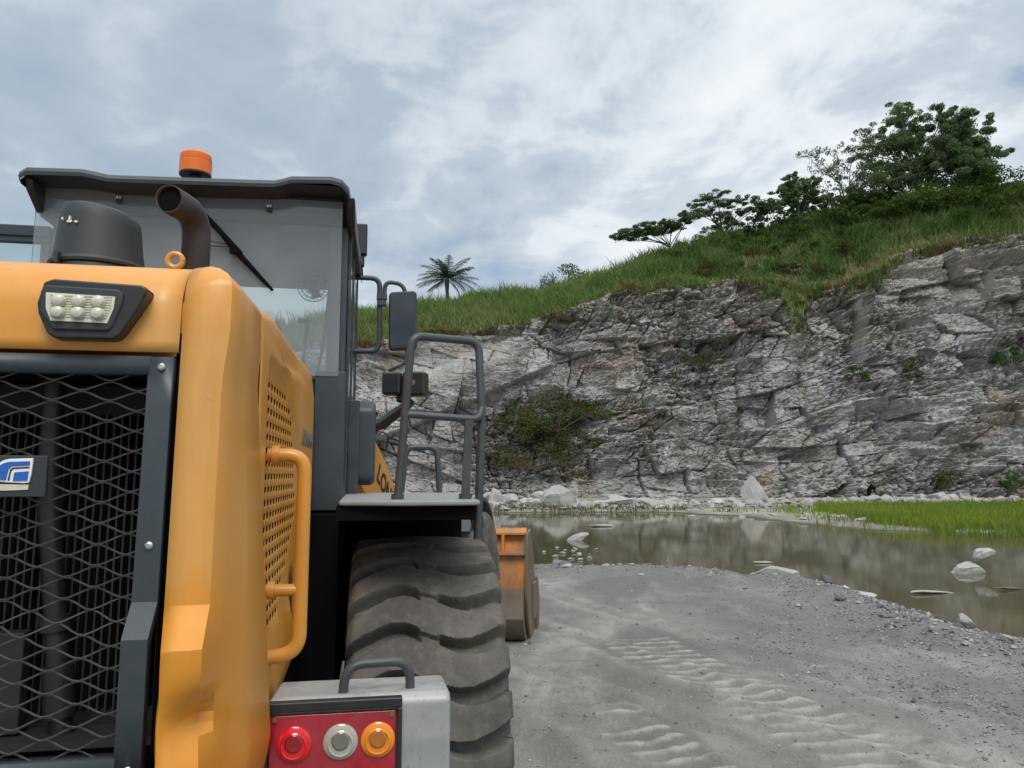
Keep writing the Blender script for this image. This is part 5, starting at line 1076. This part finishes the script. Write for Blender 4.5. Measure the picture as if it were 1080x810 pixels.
# ------------------------------------------------------------------ rocks
m, t, b, tc = newmat('pale_rock')
oi = t.node('ShaderNodeObjectInfo').outputs['Random']
na = t.noise(tc, 2.2, 8, 0.7); nb = t.noise(tc, 14, 6, 0.75)
c = t.mix(t.ramp(na, [(0.32, 0), (0.66, 1)]), (0.29, 0.29, 0.28), (0.52, 0.515, 0.495)); c = t.mix(t.ramp(nb, [(0.33, 0.6), (0.5, 0)]), c, (0.22, 0.22, 0.21))
c = t.mix(t.math('MULTIPLY', oi, 0.55), c, (0.27, 0.265, 0.25)); t.l.new(c, b.inputs['Base Color']); b.inputs['Roughness'].default_value = 0.85
bp = t.node('ShaderNodeBump', i_Strength=0.6, i_Distance=0.04); t.l.new(nb, bp.inputs['Height']); t.l.new(bp.outputs[0], b.inputs['Normal']); M['pale'] = m
M['darkrock'] = pbr('dark_rock', (0.10, 0.10, 0.10), 0.85, 0, 0.4, (0.22, 0.22, 0.21), 4, 0.2, 0.4, 14)
M['greyrock'] = pbr('grey_rock', (0.30, 0.30, 0.29), 0.85, 0, 0.5, (0.17, 0.17, 0.165), 4, 0.2, 0.4, 14)
def rock_me(seed, mat, n=15, sub=3, ell=(1, 0.8, 0.7), rough=0.03):
    rd = random.Random(seed); bm = bmesh.new(); bmesh.ops.create_icosphere(bm, subdivisions=sub, radius=1.0)
    pl_ = []
    for i in range(n + 10):
        v = Vector((rd.gauss(0, 1), rd.gauss(0, 1), rd.gauss(0, 0.9))).normalized(); pl_.append((v, rd.uniform(0.48, 0.80)))
    for v in bm.verts:
        for nn, d in pl_:
            k = v.co.dot(nn)
            if k > d: v.co -= nn * (k - d)
        v.co += Vector((rd.gauss(0, 1), rd.gauss(0, 1), rd.gauss(0, 1))) * rough * 0.5
        v.co = Vector((v.co.x * ell[0], v.co.y * ell[1], v.co.z * ell[2]))
    me = bpy.data.meshes.new('rock'); bm.to_mesh(me); bm.free(); me.materials.append(mat); return me
RM = [rock_me(300 + i, M['pale'], 13 + i % 5, 3, (1, random.uniform(.7, 1), random.uniform(.5, .8))) for i in range(9)]
def gz(x, y): return float(gheight(np.array([float(x)]), np.array([float(y)]))[0])
def rock(name, me, x, y, s, label, group=None, z=None, rot=None, sink=0.2, cat='rock'):
    o = bpy.data.objects.new(name, me); col.objects.link(o); s = s if isinstance(s, tuple) else (s, s, s)
    o.location = (x, y, (gz(x, y) if z is None else z) + s[2] * (0.6 - sink - 0.35)); o.scale = s; o.rotation_euler = rot or (random.uniform(-.25, .25), random.uniform(-.25, .25), random.uniform(0, 6.28)); return tag(o, label, cat, group)
rock('boulder', rock_me(402, M['pale'], 11, 4, (1.25, 0.9, 0.85), 0.015), 2.6, 43.9, (1.35, 1.2, 1.25), 'biggest pale boulder at the foot of the quarry face', z=0.25, rot=(0, 0.12, 0.3), cat='boulder')
rock('boulder', rock_me(405, M['pale'], 12, 3, (1.3, 0.9, 0.6)), 5.9, 44.3, (1.5, 1.2, 0.9), 'low dark grey boulder just right of the biggest pale boulder', z=0.1, rot=(0, -.1, 0.1), cat='boulder')
rock('boulder', rock_me(407, M['pale'], 12, 3, (0.8, 0.8, 0.9)), -0.9, 45.0, (0.85, .8, 1.25), 'upright pale boulder left of the biggest boulder', z=0.3, cat='boulder')
# leaning slab against the foot
rock('rock_slab', rock_me(431, M['pale'], 8, 4, (0.85, 0.55, 1.35), 0.02), 14.7, 46.2, (1.15, 1.0, 1.5), 'tall pointed pale slab leaning against the foot of the quarry face', z=0.62, rot=(R(-14), R(-10), 0.3), cat='rock slab')
rock('pond_rock', rock_me(411, M['pale'], 10, 3, (1.2, .8, .62)), 2.05, 24.3, (0.42, 0.35, 0.36), 'pale rock rising from the middle of the pond', z=-0.12, rot=(0, -0.2, 0.2))
rock('pond_rock', rock_me(413, M['pale'], 10, 3, (1.2, .8, .6)), 9.65, 16.4, (0.46, 0.38, 0.36), 'broad lower rock of the pair standing in the pond', z=-0.12, rot=(0, -.1, .2))
rock('pond_rock', rock_me(415, M['pale'], 10, 3, (1.2, .9, .7)), 9.98, 16.45, (0.29, 0.25, 0.27), 'rounder rock perched on the broad rock in the pond', z=0.20, rot=(0, -.35, 0))
rock('shore_slab', rock_me(417, M['pale'], 9, 3, (1.4, .8, .35), 0.01), 4.95, 14.6, (0.50, 0.42, 0.42), 'broad flat pale slab on the near shore of the pond', z=0.04, rot=(0, 0.05, .1))
rock('shore_slab', rock_me(418, M['pale'], 9, 3, (1.6, .5, .25), 0.01), 5.72, 13.3, (0.60, 0.46, 0.30), 'long thin white slab along the water edge', z=-0.1, rot=(0, 0, -.75))
rock('shore_rock', rock_me(421, M['pale'], 9, 3, (1, .8, .75)), 5.72, 9.85, (0.155, 0.15, 0.155), 'angular whitish rock on the near shore at the right edge', z=0.06)
rock('shore_rock', rock_me(422, M['greyrock'], 9, 3, (1.2, .8, .6)), 4.98, 10.8, (0.17, 0.15, 0.16), 'grey rock in the gravel windrow left of the angular whitish rock', z=0.05)
rock('shore_rock', rock_me(423, M['pale'], 9, 3, (1.5, .8, .4)), 5.28, 9.75, (0.21, 0.15, 0.14), 'flattish pale rock between the grey rock and the angular whitish rock', z=0.06)
rock('shore_rock', rock_me(424, M['darkrock'], 9, 3, (1, .8, .7)), 6.0, 14.75, (0.20, 0.18, 0.16), 'dark rock in the shallow water right of the broad flat slab', z=-0.1)
rock('pond_rock', rock_me(425, M['pale'], 9, 2, (1.6, .6, .3)), 5.9, 18.1, (0.20, .16, .12), 'small white flake barely above the water beyond the broad flat slab', z=-0.13, rot=(0, 0.04, 0.15))
rock('pond_rock', rock_me(426, M['pale'], 9, 2, (1.8, .6, .3)), 7.3, 13.6, (0.32, .2, .12), 'thin pale flake lying in the water near the long white slab', z=-0.13, rot=(0, 0.04, 0.15))
rock('pond_rock', rock_me(427, M['pale'], 9, 2, (1.6, .6, .3)), 3.6, 30.5, (0.5, .3, .25), 'flat pale rock in the far part of the pond', z=-0.12, rot=(0, 0.04, 0.15))
rock('pond_rock', rock_me(428, M['darkrock'], 9, 2, (1.8, .5, .25)), 8.95, 14.0, (0.22, .16, .12), 'small dark flake in the water below the pair of pond rocks', z=-0.13, rot=(0, 0.04, 0.15))
# rubble along the foot, small islets, near-shore stones
for k in range(150):
    right = random.random() < 0.62
    x = random.uniform(11.5, 36) if right else random.uniform(-5.5, 11.5)
    y = random.gauss(45.6, 1.0) - 0.03 * x if right else random.gauss(44.6, 1.0)
    s = min(0.95, random.lognormvariate(-0.85, 0.5))
    if not right and -1.5 < x < 8: y += 0.6
    rock('rubble_rock', random.choice(RM), x, max(42.5 - 0.03 * x, y), (s * random.uniform(.9, 1.4), s, s * random.uniform(.7, 1.1)), 'pale rock in the rubble along the foot of the quarry face', 'rubble rocks along the foot of the quarry face')
for k in range(26):
    s = random.uniform(0.35, 0.8); x = random.uniform(-3.6, 1.6); y = random.uniform(43.6, 46.2)
    rock('heap_rock', random.choice(RM), x, y, (s * 1.15, s, s * 0.95), 'pale broken rock heaped left of the biggest boulder', 'broken rocks heaped left of the biggest boulder', z=0.1 + 0.35 * max(0, 1 - abs(x + 1) / 2.6) * max(0, y - 43.6) * 0.6)
for k in range(26):
    x = random.uniform(9, 17); y = 40 - (x - 9) * 1.0 + random.gauss(0, 1.6); s = random.uniform(0.12, 0.35)
    rock('bank_rock', random.choice(RM), x, y, (s * 1.3, s, s * .8), 'pale stone on the muddy bank at the edge of the marsh grass', 'stones on the muddy bank by the marsh grass')
for k in range(16):
    rock('islet_stone', random.choice(RM), random.gauss(1.55, 0.6), random.gauss(20.4, 1.0), (random.uniform(.05, .15), .1, random.uniform(.05, .09)), 'small pale stone breaking the water near the left shore', 'small stones breaking the water', z=-0.14)
SG = [rock_me(500 + i, M['greyrock'] if i % 3 else M['darkrock'], 9, 2, (1, .8, .6)) for i in range(6)] + [rock_me(520 + i, M['pale'], 9, 2, (1.2, .8, .5)) for i in range(3)]
cnt = 0
while cnt < 110:
    x = random.uniform(1.0, 6.3); y = random.uniform(7.0, 17.0); d = float(pond_sd(np.array([x]), np.array([y]))[0])
    if d < 0.02 or random.random() > math.exp(-((d - 0.7) / 0.9) ** 2): continue
    s = min(0.13, random.lognormvariate(-3.05, 0.5)); cnt += 1
    rock('gravel_lump', random.choice(SG), x, y, (s * 1.25, s, s * .85), 'loose grey stone in the gravel windrow on the near shore', 'loose stones in the gravel windrow', sink=0.05)
# fine gravel: stuff
n = 60000; px_ = rng.uniform(-0.5, 7.0, n); py_ = 4.4 + rng.beta(1.0, 1.9, n) * 12; d = pond_sd(px_, py_)
pr = 0.05 + 0.9 * np.exp(-((d - 0.9) / 1.0) ** 2) + 0.55 * np.exp(-((d - 3.0) / 0.6) ** 2) * sstep(13, 11, py_); pr *= 0.4 + 0.9 * (fbm(px_ * 1.1, py_ * 1.1, 3, 260) > -0.05)
ok = (d > 0) & (rng.uniform(0, 1, n) < pr); px_ = px_[ok]; py_ = py_[ok]; d = d[ok]; n = len(px_); pz_ = gheight(px_, py_)
s = np.clip(rng.lognormal(-4.75, 0.5, n), 0.004, 0.045) * (0.75 + 0.6 * np.exp(-((d - 0.9) / 0.9) ** 2))
O = np.array([(1, 0, 0), (-1, 0, 0), (0, 1, 0), (0, -1, 0), (0, 0, 1), (0, 0, -1)], float); OF = np.array([(0, 2, 4), (2, 1, 4), (1, 3, 4), (3, 0, 4), (2, 0, 5), (1, 2, 5), (3, 1, 5), (0, 3, 5)])
V = O[None] * s[:, None, None] * rng.uniform(0.55, 1.3, (n, 6, 1)) + rng.normal(0, 0.22, (n, 6, 3)) * s[:, None, None]
ra = rng.uniform(0, 6.28, n); ca_, sa_ = np.cos(ra)[:, None], np.sin(ra)[:, None]
V = np.stack([V[:, :, 0] * ca_ - V[:, :, 1] * sa_ + px_[:, None], V[:, :, 0] * sa_ + V[:, :, 1] * ca_ + py_[:, None], V[:, :, 2] * 0.75 + pz_[:, None] + s[:, None] * 0.35], -1)
m, t, b, tc = newmat('loose_gravel'); at = t.node('ShaderNodeAttribute', attribute_name='tint')
t.l.new(t.mix(at.outputs['Fac'], (0.09, 0.09, 0.09), (0.42, 0.415, 0.40)), b.inputs['Base Color']); b.inputs['Roughness'].default_value = 0.9
gv = npmesh('gravel', V.reshape(-1, 3), (np.arange(n)[:, None, None] * 6 + OF[None]).reshape(-1, 3), m, np.repeat(np.clip(rng.beta(1.6, 2.6, n), 0, 1), 6))
tag(gv, 'fine loose gravel scattered over the yard', 'gravel', kind='stuff')
n = 3800; px_ = rng.uniform(-6, 37, n); py_ = 44.9 - 0.04 * px_ + rng.normal(0, 1.1, n); ok = (pond_sd(px_, py_) > -0.15); px_ = px_[ok]; py_ = py_[ok]; n = len(px_); pz_ = gheight(px_, py_, False); s = rng.lognormal(-2.25, 0.5, n)
V = O[None] * s[:, None, None] * rng.uniform(0.5, 1.3, (n, 6, 1)) + rng.normal(0, 0.25, (n, 6, 3)) * s[:, None, None]; V[:, :, 2] *= 0.6; V = V + np.stack([px_, py_, pz_ + s * 0.25], -1)[:, None]
gv2 = npmesh('rubble', V.reshape(-1, 3), (np.arange(n)[:, None, None] * 6 + OF[None]).reshape(-1, 3), M['greyrock'], None); tag(gv2, 'small broken stones strewn along the foot of the quarry face', 'rubble', kind='stuff')

# ================================================================== sky and sun
EL, AZ = R(52), R(168)          # high sun behind thin cloud; azimuth from +Y clockwise
wd = bpy.data.worlds.new('World'); sc.world = wd; wd.use_nodes = True; t = NT(wd.node_tree); bg = t.n['Background']
sky = t.node('ShaderNodeTexSky', sky_type='NISHITA', sun_disc=False, sun_elevation=EL, sun_rotation=AZ)
gen = t.node('ShaderNodeTexCoord').outputs['Generated']; sp_ = t.node('ShaderNodeSeparateXYZ'); t.l.new(gen, sp_.inputs[0])
zz_ = t.math('ADD', t.math('MAXIMUM', sp_.outputs[2], 0.0), 0.22)
cb = t.node('ShaderNodeCombineXYZ'); t.l.new(t.math('DIVIDE', sp_.outputs[0], zz_), cb.inputs[0]); t.l.new(t.math('DIVIDE', sp_.outputs[1], zz_), cb.inputs[1])
uv = cb.outputs[0]
n1 = t.noise(t.mapping(uv, (1, 1, 1), (0, 0, R(-35)), (2.14, 14.05, 0)), 0.55, 7, 0.52, 0.35)
n2 = t.noise(t.mapping(uv, (1, 0.8, 1), (0, 0, R(20)), (13.04, 18.81, 0)), 1.5, 9, 0.58, 0.4)
n3 = t.noise(t.mapping(uv, (1, 1, 1), (0, 0, 0), (1.3, 9.2, 0)), 4.2, 7, 0.58, 0.3)
east = t.ramp(t.math('ADD', t.math('MULTIPLY', sp_.outputs[0], 0.5), 0.5), [(0.30, 0), (0.62, 1)])          # thicker grey cloud towards the left, thinner to the right
f = t.math('ADD', t.math('ADD', t.math('MULTIPLY', n1, 0.50), t.math('MULTIPLY', n2, 0.35)), t.math('ADD', t.math('MULTIPLY', n3, 0.15), t.math('MULTIPLY', t.math('SUBTRACT', east, 0.65), 0.15)))
cl = t.mix(t.ramp(f, [(0.42, 0), (0.50, 0.35), (0.56, 0.75), (0.64, 1)]), t.mix(t.ramp(t.math('ADD', t.math('MULTIPLY', n2, 0.55), t.math('MULTIPLY', n3, 0.45)), [(0.36, 0), (0.58, 1)]), (3.45, 4.35, 5.40), (4.75, 5.5, 6.3)), (6.8, 7.4, 8.0))
low = t.ramp(sp_.outputs[2], [(0.04, 1), (0.30, 0.0)])
cl = t.mix(t.math('MULTIPLY', low, 0.55), cl, (5.9, 6.75, 7.55))
gap = t.ramp(t.math('ADD', t.math('MULTIPLY', n2, 0.7), t.math('MULTIPLY', n3, 0.3)), [(0.36, 1), (0.45, 0)])
cl = t.mix(t.math('MULTIPLY', t.math('MULTIPLY', gap, 0.9), east), cl, t.mix(0.6, sky.outputs[0], (3.2, 4.3, 6.0)))
puff = t.ramp(t.math('ADD', t.math('MULTIPLY', n2, 0.6), t.math('MULTIPLY', n3, 0.4)), [(0.485, 0), (0.53, 0.55), (0.61, 1)])
puff = t.math('MULTIPLY', puff, t.math('ADD', 0.25, t.math('MULTIPLY', east, 0.75)))
cl = t.mix(t.math('MULTIPLY', puff, t.ramp(sp_.outputs[2], [(0.06, 1.0), (0.55, 0.55)])), cl, (9.2, 9.6, 9.8))                    # sunlit heaps
# brighter cloud overhead where the sun stands behind it
hi = t.ramp(sp_.outputs[2], [(0.55, 0), (0.95, 1)])
cl = t.mix(t.math('MULTIPLY', hi, 0.8), cl, (17, 17, 16.5))
t.l.new(cl, bg.inputs['Color']); bg.inputs['Strength'].default_value = 0.085
sun = bpy.data.lights.new('sun', 'SUN'); sun.energy = 1.5; sun.angle = R(24); sun.color = (1.0, 0.96, 0.90)
so = bpy.data.objects.new('sun', sun); col.objects.link(so)
dirv = Vector((math.sin(AZ) * math.cos(EL), math.cos(AZ) * math.cos(EL), math.sin(EL))); so.rotation_euler = dirv.to_track_quat('Z', 'Y').to_euler()
sc.view_settings.view_transform = 'Standard'; sc.view_settings.look = 'None'; sc.view_settings.exposure = 0.35; sc.view_settings.gamma = 1.0
sc.cycles.max_bounces = 8; sc.cycles.transparent_max_bounces = 12
